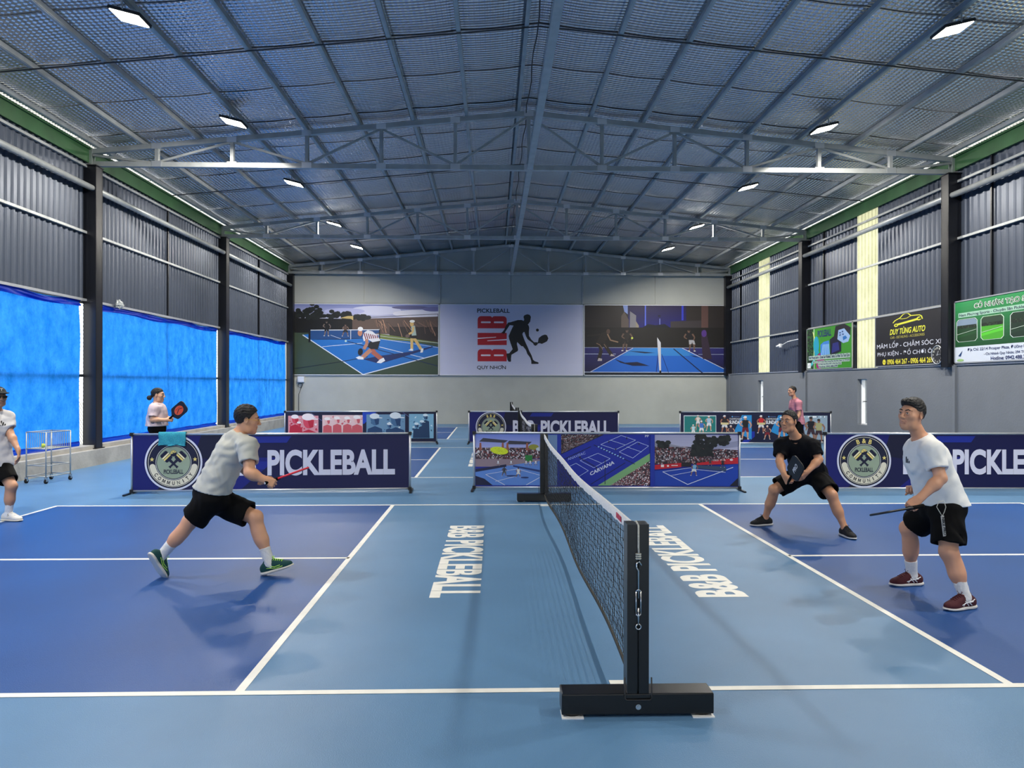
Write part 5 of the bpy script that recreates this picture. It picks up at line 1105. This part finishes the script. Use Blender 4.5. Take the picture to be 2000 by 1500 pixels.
    # clipped scalp where hair is cut to stubble
    if sp.get('fade'):
        hl = np.interp(loc[:, 1], [-.11, -.05, -.02, .015, .05], [-.055, -.05, -.005, .012, .06]); w = np.clip((loc[:, 2] - hl) / .03, 0, 1)[:, None] * .8 * (np.abs(loc[:, 2]) < .2)[:, None]; w = w * (np.linalg.norm(loc, axis=1) < .17)[:, None]; c = c * (1 - w) + np.array(rgb(46, 36, 32)[:3]) * w
    npmesh('body', v, q, M['skin'], root, base, c)
    for s in (-1, 1):
        b = MB(); pc = Vector(T(s * .031, .0785, .010) - base); b.sphere(pc, .0135 * g, 14, 10); eo = obj('eye', b, M['eye'], root, True)
        b = MB(); gz = nv(f + r * sp.get('gaze', 0)); b.sphere(pc + Vector(gz) * .0078 * g, .0066 * g, 10, 8); obj('iris', b, M['iris'], eo, True)
        def fs(a, c_, lift):
            p = T(a, .135, c_)
            for it in range(40):
                d_ = B.value(np.array([p[0]]), np.array([p[1]]), np.array([p[2]]))[0]
                if d_ < .0006: break
                p = p - f * d_ * .8
            return Vector(p + f * lift - base)
        b = MB(); b.tube([fs(s * (.011 + .0085 * i), .0315 + .0026 * min(i, 3) - .0045 * max(0, i - 3), .0004) for i in range(6)], [.0022, .0042, .0044, .0040, .0032, .0016], 6); obj('eyebrow', b, M['hair'], root, True)
        b = MB(); b.tube([fs(s * (.0165 + .0058 * i), .0135 + .0030 * math.sin(i * .63), .0003) for i in range(6)], [.001, .0015, .0017, .0017, .0015, .001], 5); obj('upper_eyelid', b, M['hair'], root, True)
    # hair
    hp = sp.get('hair')
    if hp:
        Fh = Field(); t = hp.get('top', .014); sd = hp.get('side', .006)
        Fh.add(Ell(T(0, -.014, .036), ((.075 + sd) * g, (.096 + hp.get('back', .009)) * g, (.087 + t) * g), A, .01))
        for e in hp.get('extra', []): Fh.add(Ell(T(*e[0]), tuple(x * g for x in e[1]), A, e[2] if len(e) > 2 else .02))
        if hp.get('sphere'): Fh.add(Ell(T(*hp['sphere'][0]), tuple(x * g for x in hp['sphere'][1]), A, .02))
        fx, fy = hp.get('line', ([-.11, -.06, -.03, .01, .035, .06, .08], [-.06, -.055, -.012, .008, .050, .078, .092])); nz = folds(.0035, 5, (.008, .03), (1, 1, .5), 10)
        skipb = hp.get('tail')
        def post(D, X, Y, Z):
            a = ((X - H[0]) * f[0] + (Y - H[1]) * f[1] + (Z - H[2]) * f[2]) / g; cc = ((X - H[0]) * u[0] + (Y - H[1]) * u[1] + (Z - H[2]) * u[2]) / g
            cut = (np.interp(a, fx, fy) - cc) * g
            if skipb is not None: cut = np.where(a < skipb, -1, cut)
            tp = np.clip((cc + .06) / .13, 0, 1); return smax(D + nz(X, Y, Z) * (.3 + .7 * tp) + hp.get('taper', .010) * g * (1 - tp), cut * .8, .006)
        Fh.post = post; v, q = Fh.mesh(hf * 1.1); npmesh('hair', v, q, hp.get('mat', M['hair']), root, base)
    # shirt
    cl = sp['shirt']; Fs = Field(); ex = cl.get('loose', .018); gi = lambda q: Ell(q.c, q.r + np.array([ex, ex, .02]), q.ax, .07)
    Fs.add(*[gi(q) for q in torso], *[Cone(q.a, q.b, q.ra + ex * .55, q.rb + ex * .55, .05) for q in sh])
    hem = P0 + ut * cl.get('hem', -.06); hn = nv(cl.get('hem_n', -ut)); Fs.add(Cone(wa, hem - ut * .03, .148 * g * fat + ex, .178 * g * fat + ex, .06, (ft, .70)))
    for s in 'lr':
        S, E_ = J['sh_' + s], J['el_' + s]; dd = nv(E_ - S); en = S + (E_ - S) * cl.get('sleeve', .66); ra = .066 * am + ex * .4
        Fs.add(Cone(S, en + dd * .05, ra, .062 * am + ex * .7, .045, None, [(dd, en)]))
    nk = cl.get('neck', .066); n0 = nv(T(0, -.02, -.05) - N0); cutters = [(hn, hem)]
    for s in 'lr':
        S, E_ = J['sh_' + s], J['el_' + s]; dd = nv(E_ - S); en = S + (E_ - S) * cl.get('sleeve', .66); Fs.p.append(Cone(en - dd * .03, en + dd * .06, .050 * am + ex * .12, .051 * am + ex * .15, .004, None, None, 'sub'))
    Fs.p.append(Cone(N0 + n0 * .035 + ft * .012, N0 + n0 * .16, nk * g, (nk + .03) * g, .006, None, None, 'sub'))
    if cl.get('vneck'): Fs.p.append(Cone(N0 + n0 * .03 + ft * .07, N0 - ut * .07 + ft * .15, .052, .012, .01, None, None, 'sub'))
    fo = folds(cl.get('fold', .0045), cl.get('seed', 1), (.06, .16))
    def post(D, X, Y, Z): return smax(D + fo(X, Y, Z), (X - hem[0]) * hn[0] + (Y - hem[1]) * hn[1] + (Z - hem[2]) * hn[2], .004)
    Fs.post = post; v, q = Fs.mesh(hr * .9); so = npmesh(cl.get('name', 't_shirt'), v, q, cl['mat'], root, base)
    if cl.get('collar'):
        b = MB(); 
        for s in (-1, 1):
            c0 = N0 + n0 * .045; pts = []
            for i in range(9):
                a = math.pi * (.0 + i / 8); dirn = -ft * math.cos(a) + rt * s * math.sin(a); pts.append((c0 + dirn * (nk + .006) * g - n0 * .035 * (1 - math.cos(a)) * .6, dirn))
            vs = []
            for p_, dn in pts: vs += [Vector(p_ - base + n0 * .012), Vector(p_ - base + dn * .018 - n0 * .018)]
            b.add(vs, [(2 * i, 2 * i + 1, 2 * i + 3, 2 * i + 2) for i in range(8)])
        co = obj('collar', b, cl['mat'], root, True); mo = co.modifiers.new('t', 'SOLIDIFY'); mo.thickness = .004
    # chest mark
    if cl.get('logo'):
        lb = MB(); a, bb, sz = cl['logo']
        def surf(x, z):
            p = ch + rt * x + ut * z + ft * .3
            for it in range(60):
                d_ = Fs.value(np.array([p[0]]), np.array([p[1]]), np.array([p[2]]))[0]
                if d_ < .0008: break
                p = p - ft * d_ * .7
            return p + ft * .0012
        for i in range(3):
            x = a + (i - 1) * sz * .36; hgt = sz * (.35 + .3 * i)
            lb.add([Vector(surf(x + o_, z_) - base) for o_, z_ in ((-sz * .02, bb), (sz * .22, bb), (sz * .22 - .3 * hgt * .6, bb + hgt), (-sz * .02 - .3 * hgt * .6, bb + hgt))], [(0, 1, 2, 3)])
        obj('chest_mark', lb, M['black_plastic'], so)
    # shorts or trousers
    pt = sp['shorts']; Fp = Field(); ex = pt.get('loose', .022)
    Fp.add(Ell(P0 - ut * .0, (.160 * g * fat + ex * .6, .118 * g * fat + ex * .6, .13 * g), At, .06)); cuts = []
    for s in 'lr':
        Hh, K, A_ = J['hip_' + s], J['knee_' + s], J['ankle_' + s]
        if pt.get('long'):
            Fp.add(Cone(Hh, K, .092 * lg + ex, .068 * lg + ex * .6, .05), Cone(K, A_, .066 * lg + ex * .6, .052 * lg + ex * .5, .03))
        else:
            dd = nv(K - Hh); le = pt.get('len_' + s, pt.get('len', .86)); en = Hh + (K - Hh) * le
            tl = pt.get('tilt_' + s); nn = nv(dd + (np.asarray(tl) if tl is not None else 0)); Fp.add(Cone(Hh, en + dd * .06, .080 * lg + ex, .082 * lg + ex * 1.1, .05, None, [(nn, en)])); cuts.append(Cone(en - dd * .05, en + dd * .09, .070 * lg + ex * .7, .074 * lg + ex, .004, None, None, 'sub'))
    Fp.p += cuts; fo2 = folds(.0045, pt.get('seed', 3), (.07, .18)); Fp.post = lambda D, X, Y, Z: D + fo2(X, Y, Z)
    v, q = Fp.mesh(hr * .9); npmesh(pt.get('name', 'shorts'), v, q, pt['mat'], root, base)
    # socks, shoes
    for s in 'lr':
        K, A_ = J['knee_' + s], J['ankle_' + s]; td, tu = sp['toe_' + s]; f_, u_, r_ = frame(td, tu); hl = A_ - u_ * .085 - f_ * .0
        if sp.get('sock'):
            Fk = Field(); dd = nv(K - A_); e = A_ + dd * sp['sock']; Fk.add(Cone(A_ - u_ * .03, A_, .040, .038, .02), Cone(A_, e + dd * .03, .0385 * lg, .047 * lg, .02, None, [(dd, e)]), Cone(A_ - u_ * .02, A_ + f_ * .05 - u_ * .035, .038, .034, .02)); fk = folds(.0016, 9, (.015, .05)); Fk.post = lambda D, X, Y, Z: D + fk(X, Y, Z)
            v, q = Fk.mesh(.005); npmesh('sock', v, q, sp.get('sock_mat', M['sock']), root, base)
        if sp.get('shoe'): shoe(root, base, hl, td, tu, sp['shoe'], 1 if s == 'r' else -1)
    root['_b'] = 0; del root['_b']; return root, J, dict(H=H, f=f, u=u, r=r, T=T, base=base, ft=ft, ut=ut, rt=rt)
def _axes(d, k):
    d = nv(d); k = np.asarray(k, float); k = nv(k - d * (k @ d)); return np.stack([np.cross(d, k), k, d])
def glasses(root, h, col, dark=False):
    T, base, g = h['T'], h['base'], 1; b = MB()
    for s in (-1, 1):
        b.tube([Vector(T(s * (.033 + .025 * math.cos(a)), .104 - .003 * abs(math.cos(a)), .008 + .017 * math.sin(a)) - base) for a in (i * 2 * math.pi / 18 for i in range(18))], .0017, 5, closed=True)
        b.tube([Vector(T(s * .058, .102, .012) - base), Vector(T(s * .077, .085, .014) - base), Vector(T(s * .084, .0, .016) - base), Vector(T(s * .083, -.02, .002) - base)], .0022, 5)
    b.tube([Vector(T(-.008, .106, .012) - base), Vector(T(0, .109, .015) - base), Vector(T(.008, .106, .012) - base)], .0016, 5); o = obj('glasses', b, col, root, True)
    if dark:
        for s in (-1, 1):
            b = MB(); b.add([Vector(T(s * (.033 + .024 * math.cos(a)), .1035, .008 + .016 * math.sin(a)) - base) for a in (i * 2 * math.pi / 18 for i in range(18))], [tuple(range(18))]); obj('lens', b, M['black_gloss'], o)
def paddle(butt, d, n, label, face, edge, grip, art=None, L=.405, Wd=.19):
    """butt: end of the handle; d along the paddle; n face normal"""
    d = nv(d); n = nv(np.asarray(n, float) - d * np.dot(n, d)); s = np.cross(d, n); t = thing('paddle', tuple(butt), label, 'paddle', 'paddles in the players hands')
    hl = .125; pts = []
    for cx, cy, a0 in ((L - .045, Wd / 2 - .045, 0), (hl + .05, Wd / 2 - .04, 1), ): pass
    out = []
    def arc(cx, cy, r_, a0, a1, k=7):
        for i in range(k + 1): a = R(a0 + (a1 - a0) * i / k); out.append((cx + r_ * math.cos(a), cy + r_ * math.sin(a)))
    arc(L - .05, Wd / 2 - .05, .05, 0, 90); arc(hl + .065, Wd / 2 - .035, .035, 90, 150); out.append((hl, .018)); out.append((hl, -.018)); arc(hl + .065, -Wd / 2 + .035, .035, 210, 270); arc(L - .05, -Wd / 2 + .05, .05, 270, 360)
    P_ = lambda x, y, z: Vector(d * x + s * y + n * z)
    b = MB(); N = len(out); b.add([P_(x, y, z) for z in (-.0065, .0065) for x, y in out], [tuple(range(N))[::-1], tuple(range(N, 2 * N))] + [(i, (i + 1) % N, N + (i + 1) % N, N + i) for i in range(N)]); obj('blade', b, face, t)
    b = MB(); b.tube([P_(x, y, 0) for x, y in out], .0085, 6, closed=True); obj('edge_guard', b, edge, t, True)
    b = MB(); rs = [.0165, .0165, .0150, .0145, .0145, .0150]; b.tube([P_(x, 0, 0) for x in (0, .012, .016, .05, .10, hl + .02)], rs, 10); obj('grip', b, grip, t, True)
    b = MB(); b.tube([P_(-.002, 0, 0), P_(.0, 0, 0)], .010, 10); obj('butt_cap', b, M['white_plastic'], t)
    if art:
        p = Print(L - hl - .04, Wd - .03, (0, 1, 1, 0)); art(p)
        for sg in (1, -1):
            q = MB(); q.v = [tuple(P_(hl + .025 + x, -(z - (Wd - .03) / 2) * sg, sg * (.0072 - y))) for x, y, z in p.v]; q.f = p.f; q.c = p.c; obj('face_print', q, M['print'], t, colors=True)
    return t
# ------------------------------------------------------------------ the players
def cloth(name, c, **k): return mat(name, rgb(*c), .85, 0, .04, 14, .06, 45, **k)
shoe_green = dict(upper=cloth('teal_shoe', (12, 66, 66)), sole=mat('white_sole', rgb(222, 218, 206), .6), lace=mat('lime_lace', rgb(176, 240, 60), .6), mark=mat('lime_mark', rgb(176, 230, 90), .5), lines=[[(.12, .035), (.06, .03), (-.02, .05)], [(.10, .048), (.05, .045), (.0, .065)]])
shoe_maroon = dict(upper=cloth('maroon_shoe', (66, 16, 26)), sole=mat('white_maroon_sole', rgb(214, 212, 208), .6), lace=cloth('maroon_lace', (80, 22, 32)), mark=M['white_plastic'],
                   lines=[[(.062, .030), (.045, .052), (.0, .060), (-.055, .072)], [(.075, .040), (.035, .052), (-.03, .060)], [(.040, .066), (.025, .048), (.008, .030)], [(.020, .070), (.002, .050), (-.018, .034)]])
shoe_black = dict(upper=cloth('black_shoe', (16, 17, 20)), sole=mat('pale_sole', rgb(200, 200, 200), .6), lace=M['black_cloth'])
shoe_white = dict(upper=cloth('white_shoe', (216, 214, 206)), sole=mat('cream_sole', rgb(206, 200, 184), .6), lace=M['sock'], mark=M['black_plastic'], lines=[[(.045, .075), (.030, .066)], [(.035, .088), (.018, .078)]])
short_hair = dict(top=.016, side=.005, back=.008)
UP = (0, 0, 1)
# lunging player, grey shirt
A, JA, hA = person(dict(label='person in pale grey tee and black shorts lunging with a red paddle', skin=(214, 160, 126), torso_f=(.86, .46, -.45), g=1.0, fat=1.10, arm=1.08, leg=1.06,
    J=dict(head=(483, 822, 2.42), neck=(464, 852, 2.42), pelvis=(412, 968, 2.42), sh_r=(484, 874, 2.25), sh_l=(450, 866, 2.60), el_r=(488, 925, 2.14), wr_r=(516, 938, 2.14), el_l=(476, 915, 2.66), wr_l=(500, 930, 2.56),
           hip_r=(417, 976, 2.33), hip_l=(412, 974, 2.50), knee_r=(372, 1020, 2.36), ankle_r=(316, 1080, 2.36), knee_l=(499, 1012, 2.46), ankle_l=(527, 1098, 2.42)),
    toe_r=((.25, .45, -.86), (.4, .75, .5)), toe_l=((.95, -.05, .28), (-.28, 0, .95)), head_f=(.93, .30, -.12), head_u=(.15, 0, 1), gaze=0,
    hand_r=((.8, .1, -.35), (-.1, -.8, .45), -1, 1.15, .8), hand_l=((.8, -.1, -.3), (0, .8, .4), 1, 1.0),
    hair=dict(top=.018, side=.007, back=.010), fade=True, shirt=dict(mat=cloth('pale_grey_tee', (184, 186, 180)), loose=.020, sleeve=.62, hem=.045, seed=4, fold=.0045, hem_n=(-.2, 0, -1), neck=.064), shorts=dict(mat=M['black_cloth'], len=.80, loose=.028, len_r=.82, len_l=.86), sock=.135, shoe=shoe_green))
glasses(A, hA, mat('gold_frame', rgb(226, 176, 84), .3, .3))
wr = JA['wr_r']; bA = np.array(at(518, 945, 2.115)); pd = nv(np.array(at(584, 921, 2.38)) - bA)
paddle(bA, pd, np.cross(pd, wr - np.array([CX, CY, CZ])), 'red paddle seen edge-on in the hand of the lunging player', mat('red_paddle', rgb(206, 30, 50), .4), mat('red_edge', rgb(220, 40, 60), .4), M['black_cloth'])
# player in white
Bp, JB, hB = person(dict(label='person in white tee and black shorts with maroon shoes, holding a paddle low', skin=(212, 156, 124), torso_f=(-.9, -.38, -.2), g=1.0, arm=1.0, leg=1.05,
    J=dict(head=(1781, 810, 1.62), neck=(1801, 856, 1.62), pelvis=(1842, 988, 1.62), sh_l=(1822, 880, 1.45), sh_r=(1788, 874, 1.80), el_l=(1838, 932, 1.36), wr_l=(1796, 972, 1.34), el_r=(1806, 930, 1.95), wr_r=(1793, 950, 1.84),
           hip_l=(1851, 998, 1.53), hip_r=(1831, 994, 1.72), knee_l=(1854, 1076, 1.44), ankle_l=(1886, 1160, 1.37), knee_r=(1775, 1030, 1.92), ankle_r=(1782, 1116, 2.00)),
    toe_l=((-.97, -.25, 0.), UP), toe_r=((-.99, -.10, .0), UP), head_f=(-.92, -.34, .14), head_u=(.1, 0, 1), gaze=-.2,
    hand_l=((-.75, -.05, -.55), (-.45, -.75, .55), 1, 1.15, .8), hand_r=((-.85, -.25, .1), (-.2, .1, .95), 1, 1.35, .8),
    hair=dict(top=.026, side=.002, back=.006, taper=.008, extra=[((0, .055, .098), (.056, .046, .030), .03)], line=([-.12, -.07, -.03, .01, .04, .07, .10], [-.02, -.01, .022, .030, .052, .074, .082])), fade=True,
    shirt=dict(mat=M['white_cloth'], loose=.022, sleeve=.66, hem=.025, seed=8, fold=.004, hem_n=(.06, 0, -1), logo=(.07, .02, .05)), shorts=dict(mat=M['black_cloth'], len=.80, loose=.032, len_l=.80, len_r=.78), sock=.135, shoe=shoe_maroon))
wl = JB['wr_l']; tip = np.array(at(1708, 1003, 1.22)); bt = np.array(at(1804, 986, 1.30)); pd = nv(tip - bt)
paddle(bt, pd, np.cross(pd, bt - np.array([CX, CY, CZ])), 'black paddle seen edge-on, held low by the player in white', mat('black_paddle', rgb(20, 21, 25), .4), M['black_plastic'], M['black_cloth'])
# lanyard hanging from his waistband
t = thing('lanyard', tuple(np.array(at(1848, 976, 1.395))), 'pale cord loop and lettered strap hanging from black shorts', 'lanyard')
o0 = np.array(at(1848, 976, 1.395)); q = lambda x, y, d=0: Vector(np.array(at(x, y, 1.395 - d)) - o0)
b = MB(); b.tube([q(1844, 976), q(1834, 978, .004), q(1830, 988, .008), q(1836, 998, .01), q(1841, 1006, .01), q(1845, 998, .01), q(1848, 988, .008), q(1845, 979, .004)], .0028, 6); obj('cord_loop', b, M['rope'], t, True)
b = MB(); b.bar(q(1841, 1005, .012), q(1846, 1045, .006), .024, .003, (0, -1, 0.)); st = obj('strap', b, mat('grey_strap', rgb(182, 182, 178), .7), t)
v, f, _ = text_mesh('NIKE PRO', .03); e1, e2 = q(1842.5, 1008, .016), q(1847, 1043, .010); ex_ = (e2 - e1); sdv = Vector((1, 0, 0)); b = MB(); b.add([e1 + ex_ * a - sdv * (.010 - .020 * (1 - c)) * -1 + sdv * 0 for a, c in v], f); obj('lettering', b, M['black_plastic'], st)
# player in black
Cp, JC, hC = person(dict(label='person in black polo and shorts crouching with feet wide apart', skin=(200, 146, 112), torso_f=(-.50, -.80, -.38), g=1.0, fat=1.05, arm=1.0, leg=1.0,
    J=dict(head=(1541, 823, 4.08), neck=(1557, 855, 4.14), pelvis=(1580, 920, 4.38), sh_r=(1526, 868, 4.26), sh_l=(1588, 870, 4.06), el_r=(1523, 900, 4.14), wr_r=(1533, 928, 3.98), el_l=(1600, 896, 3.98), wr_l=(1577, 920, 3.90),
           hip_r=(1566, 926, 4.42), hip_l=(1594, 926, 4.33), knee_r=(1513, 955, 4.40), ankle_r=(1495, 1008, 4.56), knee_l=(1625, 966, 4.02), ankle_l=(1651, 1030, 3.93)),
    toe_r=((-.97, -.22, 0), UP), toe_l=((.05, -1, 0), UP), head_f=(-.80, -.58, .02), head_u=(0, 0, 1), gaze=.1,
    hand_r=((.35, -.3, -.85), (-.75, -.6, -.1), -1, 1.2, .8), hand_l=((-.62, -.05, -.7), (.45, -.8, -.3), 1, .35, .4),
    hair=dict(top=.014, side=.006, back=.010), fade=False, shirt=dict(name='polo_shirt', mat=cloth('navy_black_polo', (8, 9, 15), spec=.2), loose=.020, sleeve=.70, hem=-.05, seed=2, fold=.005, collar=True, vneck=True), shorts=dict(mat=M['black_cloth'], len=.84, loose=.034, seed=6), shoe=shoe_black))
def art_c(p):
    p.rect(.05, .05, .95, .95, (26, 28, 34)); p.up(); p.text('PRO', .25, .36, .80, .64, (214, 216, 220), .04, .3)
c = np.array(at(1553, 930, 3.86)); bt = np.array(at(1541, 938, 3.95)); dd = nv(np.array((.30, -.55, -.35)))
paddle(np.array(at(1539, 943, 3.97)), np.array(at(1557, 908, 3.74)) - np.array(at(1539, 943, 3.97)), (-.84, -.5, .1), 'black paddle with white lettering held by the crouching player in black', mat('dark_paddle', rgb(22, 24, 30), .4), M['black_plastic'], M['black_cloth'], art_c, L=.40, Wd=.19)
# player cut by the left edge
Dp, JD, hD = person(dict(label='person in cap and white tee at the left edge of the picture', skin=(190, 142, 112), torso_f=(.55, -.80, 0), g=1.0, arm=.98, leg=1.02,
    J=dict(head=(-3, 779, 5.0), neck=(-8, 806, 5.03), pelvis=(-10, 905, 5.05), sh_l=(14, 818, 5.10), sh_r=(-36, 818, 4.96), el_l=(20, 849, 5.05), wr_l=(36, 882, 4.98), el_r=(-48, 852, 4.9), wr_r=(-40, 885, 4.8),
           hip_l=(2, 912, 5.08), hip_r=(-22, 912, 5.02), knee_l=(23, 952, 5.00), ankle_l=(17, 1007, 5.03), knee_r=(-38, 955, 5.0), ankle_r=(-58, 1010, 5.05)),
    toe_l=((.97, -.25, 0), UP), toe_r=((.6, -.8, 0), UP), head_f=(.80, -.60, 0), gaze=0, hand_l=((.2, -.1, -1), (.8, .3, .1), -1, .35, .3), hand_r=((.1, -.2, -1), (-.8, .2, 0), 1, .4, .3),
    hair=dict(top=.004, side=.004, back=.006), shirt=dict(mat=cloth('off_white_tee', (206, 205, 205)), loose=.018, sleeve=.62, hem=-.05, seed=5, logo=(-.075, .03, .06)), shorts=dict(mat=M['black_cloth'], len=.74, loose=.026), sock=.14, shoe=shoe_white))
glasses(Dp, hD, M['black_plastic'], True)
T, bs = hD['T'], hD['base']; Fc = Field(); Ax = np.stack([hD['r'], hD['f'], hD['u']]); Fc.add(Ell(T(0, -.012, .048), (.086, .106, .088), Ax, .01, 'add', [(-hD['u'], T(0, 0, .052))]), Ell(T(0, .115, .056), (.070, .085, .012), Ax, .012)); v, f = Fc.mesh(.005); npmesh('cap', v, f, cloth('black_cap', (18, 22, 22)), Dp, bs)
b = MB(); vt, ft_, _ = text_mesh('T', .03); b.add([Vector(T(-.014 + .028 * a, .0935, .082 + .030 * c) - bs) for a, c in vt], ft_); obj('cap_mark', b, M['white_plastic'], Dp)
# woman beyond the first barrier
Ep, JE, hE = person(dict(label='person in pale pink tee with tied back hair holding a black and orange paddle', skin=(208, 160, 130), torso_f=(.96, .05, 0), g=.93, fat=1.16, arm=.98, leg=1.0, res=.010, fine=.0045,
    J=dict(head=(309, 774, 7.75), neck=(306, 794, 7.75), pelvis=(307, 838, 7.75), sh_r=(301, 801, 7.60), sh_l=(305, 800, 7.90), el_r=(298, 822, 7.55), wr_r=(325, 822, 7.60), el_l=(308, 823, 7.95), wr_l=(329, 820, 7.80),
           hip_r=(307, 844, 7.67), hip_l=(307, 844, 7.83), knee_r=(311, 890, 7.67), ankle_r=(306, 940, 7.65), knee_l=(316, 890, 7.84), ankle_l=(316, 940, 7.84)),
    toe_l=((.9, .3, 0), UP), toe_r=((.95, -.2, 0), UP), head_f=(.98, .12, -.02), gaze=0, hand_r=((.9, .25, .15), (.1, -.95, .2), -1, 1.0, .7), hand_l=((.9, -.3, .1), (0, .9, .2), 1, .9, .7),
    hair=dict(top=.010, side=.008, back=.010, sphere=((0, -.142, -.048), (.044, .050, .050)), extra=[((0, -.108, -.026), (.022, .028, .024), .03)], tail=-.100, line=([-.11, -.06, -.03, .01, .035, .06, .08], [-.05, -.04, -.005, .02, .050, .068, .078])),
    shirt=dict(mat=cloth('pale_pink_tee', (214, 196, 202)), loose=.022, sleeve=.70, hem=.035, seed=9), shorts=dict(name='trousers', mat=M['black_cloth'], long=True, loose=.012), shoe=shoe_black))
def art_e(p):
    p.rect(.05, .05, .95, .95, (24, 22, 26)); p.up(); p.ell(.5, .5, .36, .42, (206, 80, 40)); p.up(); p.line([(.25, .35), (.55, .6), (.8, .45)], .07, (24, 22, 26)); p.line([(.3, .7), (.7, .7)], .05, (120, 40, 30))
bt = np.array(at(327, 823, 7.62)); paddle(bt, np.array(at(357, 797, 7.55)) - bt, (-.1, -1, .1), 'black and orange paddle held by the person in pale pink', mat('paddle_black', rgb(24, 22, 26), .4), M['black_plastic'], M['black_cloth'], art_e)
# man in pink polo on the middle court
Fp_, JF, hF = person(dict(label='person in pink striped polo standing on the middle court', skin=(206, 152, 120), torso_f=(-.92, -.30, 0), g=.96, res=.011, fine=.005,
    J=dict(head=(1547, 763, 13.2), neck=(1553, 779, 13.2), pelvis=(1558, 822, 13.2), sh_l=(1560, 786, 13.05), sh_r=(1549, 785, 13.36), el_l=(1561, 808, 13.0), wr_l=(1551, 824, 12.95), el_r=(1549, 808, 13.45), wr_r=(1542, 823, 13.4),
           hip_l=(1560, 828, 13.11), hip_r=(1556, 828, 13.29), knee_l=(1560, 854, 13.08), ankle_l=(1566, 881, 13.05), knee_r=(1543, 853, 13.3), ankle_r=(1536, 880, 13.3)),
    toe_l=((-1, -.1, 0), UP), toe_r=((-1, 0, 0), UP), head_f=(-.97, -.22, .03), gaze=0, hand_l=((-.5, 0, -.8), (0, -1, 0), 1, .6), hand_r=((-.5, 0, -.8), (0, 1, 0), -1, .6),
    hair=short_hair, shirt=dict(name='polo_shirt', mat=mat('pink_striped_polo', rgb(196, 128, 142), .85, 0, .18, 24, stretch=(.2, .2, 3)), loose=.022, sleeve=.66, hem=-.07, seed=3, collar=True), shorts=dict(mat=M['black_cloth'], len=.85, loose=.03), sock=.08, shoe=shoe_white))
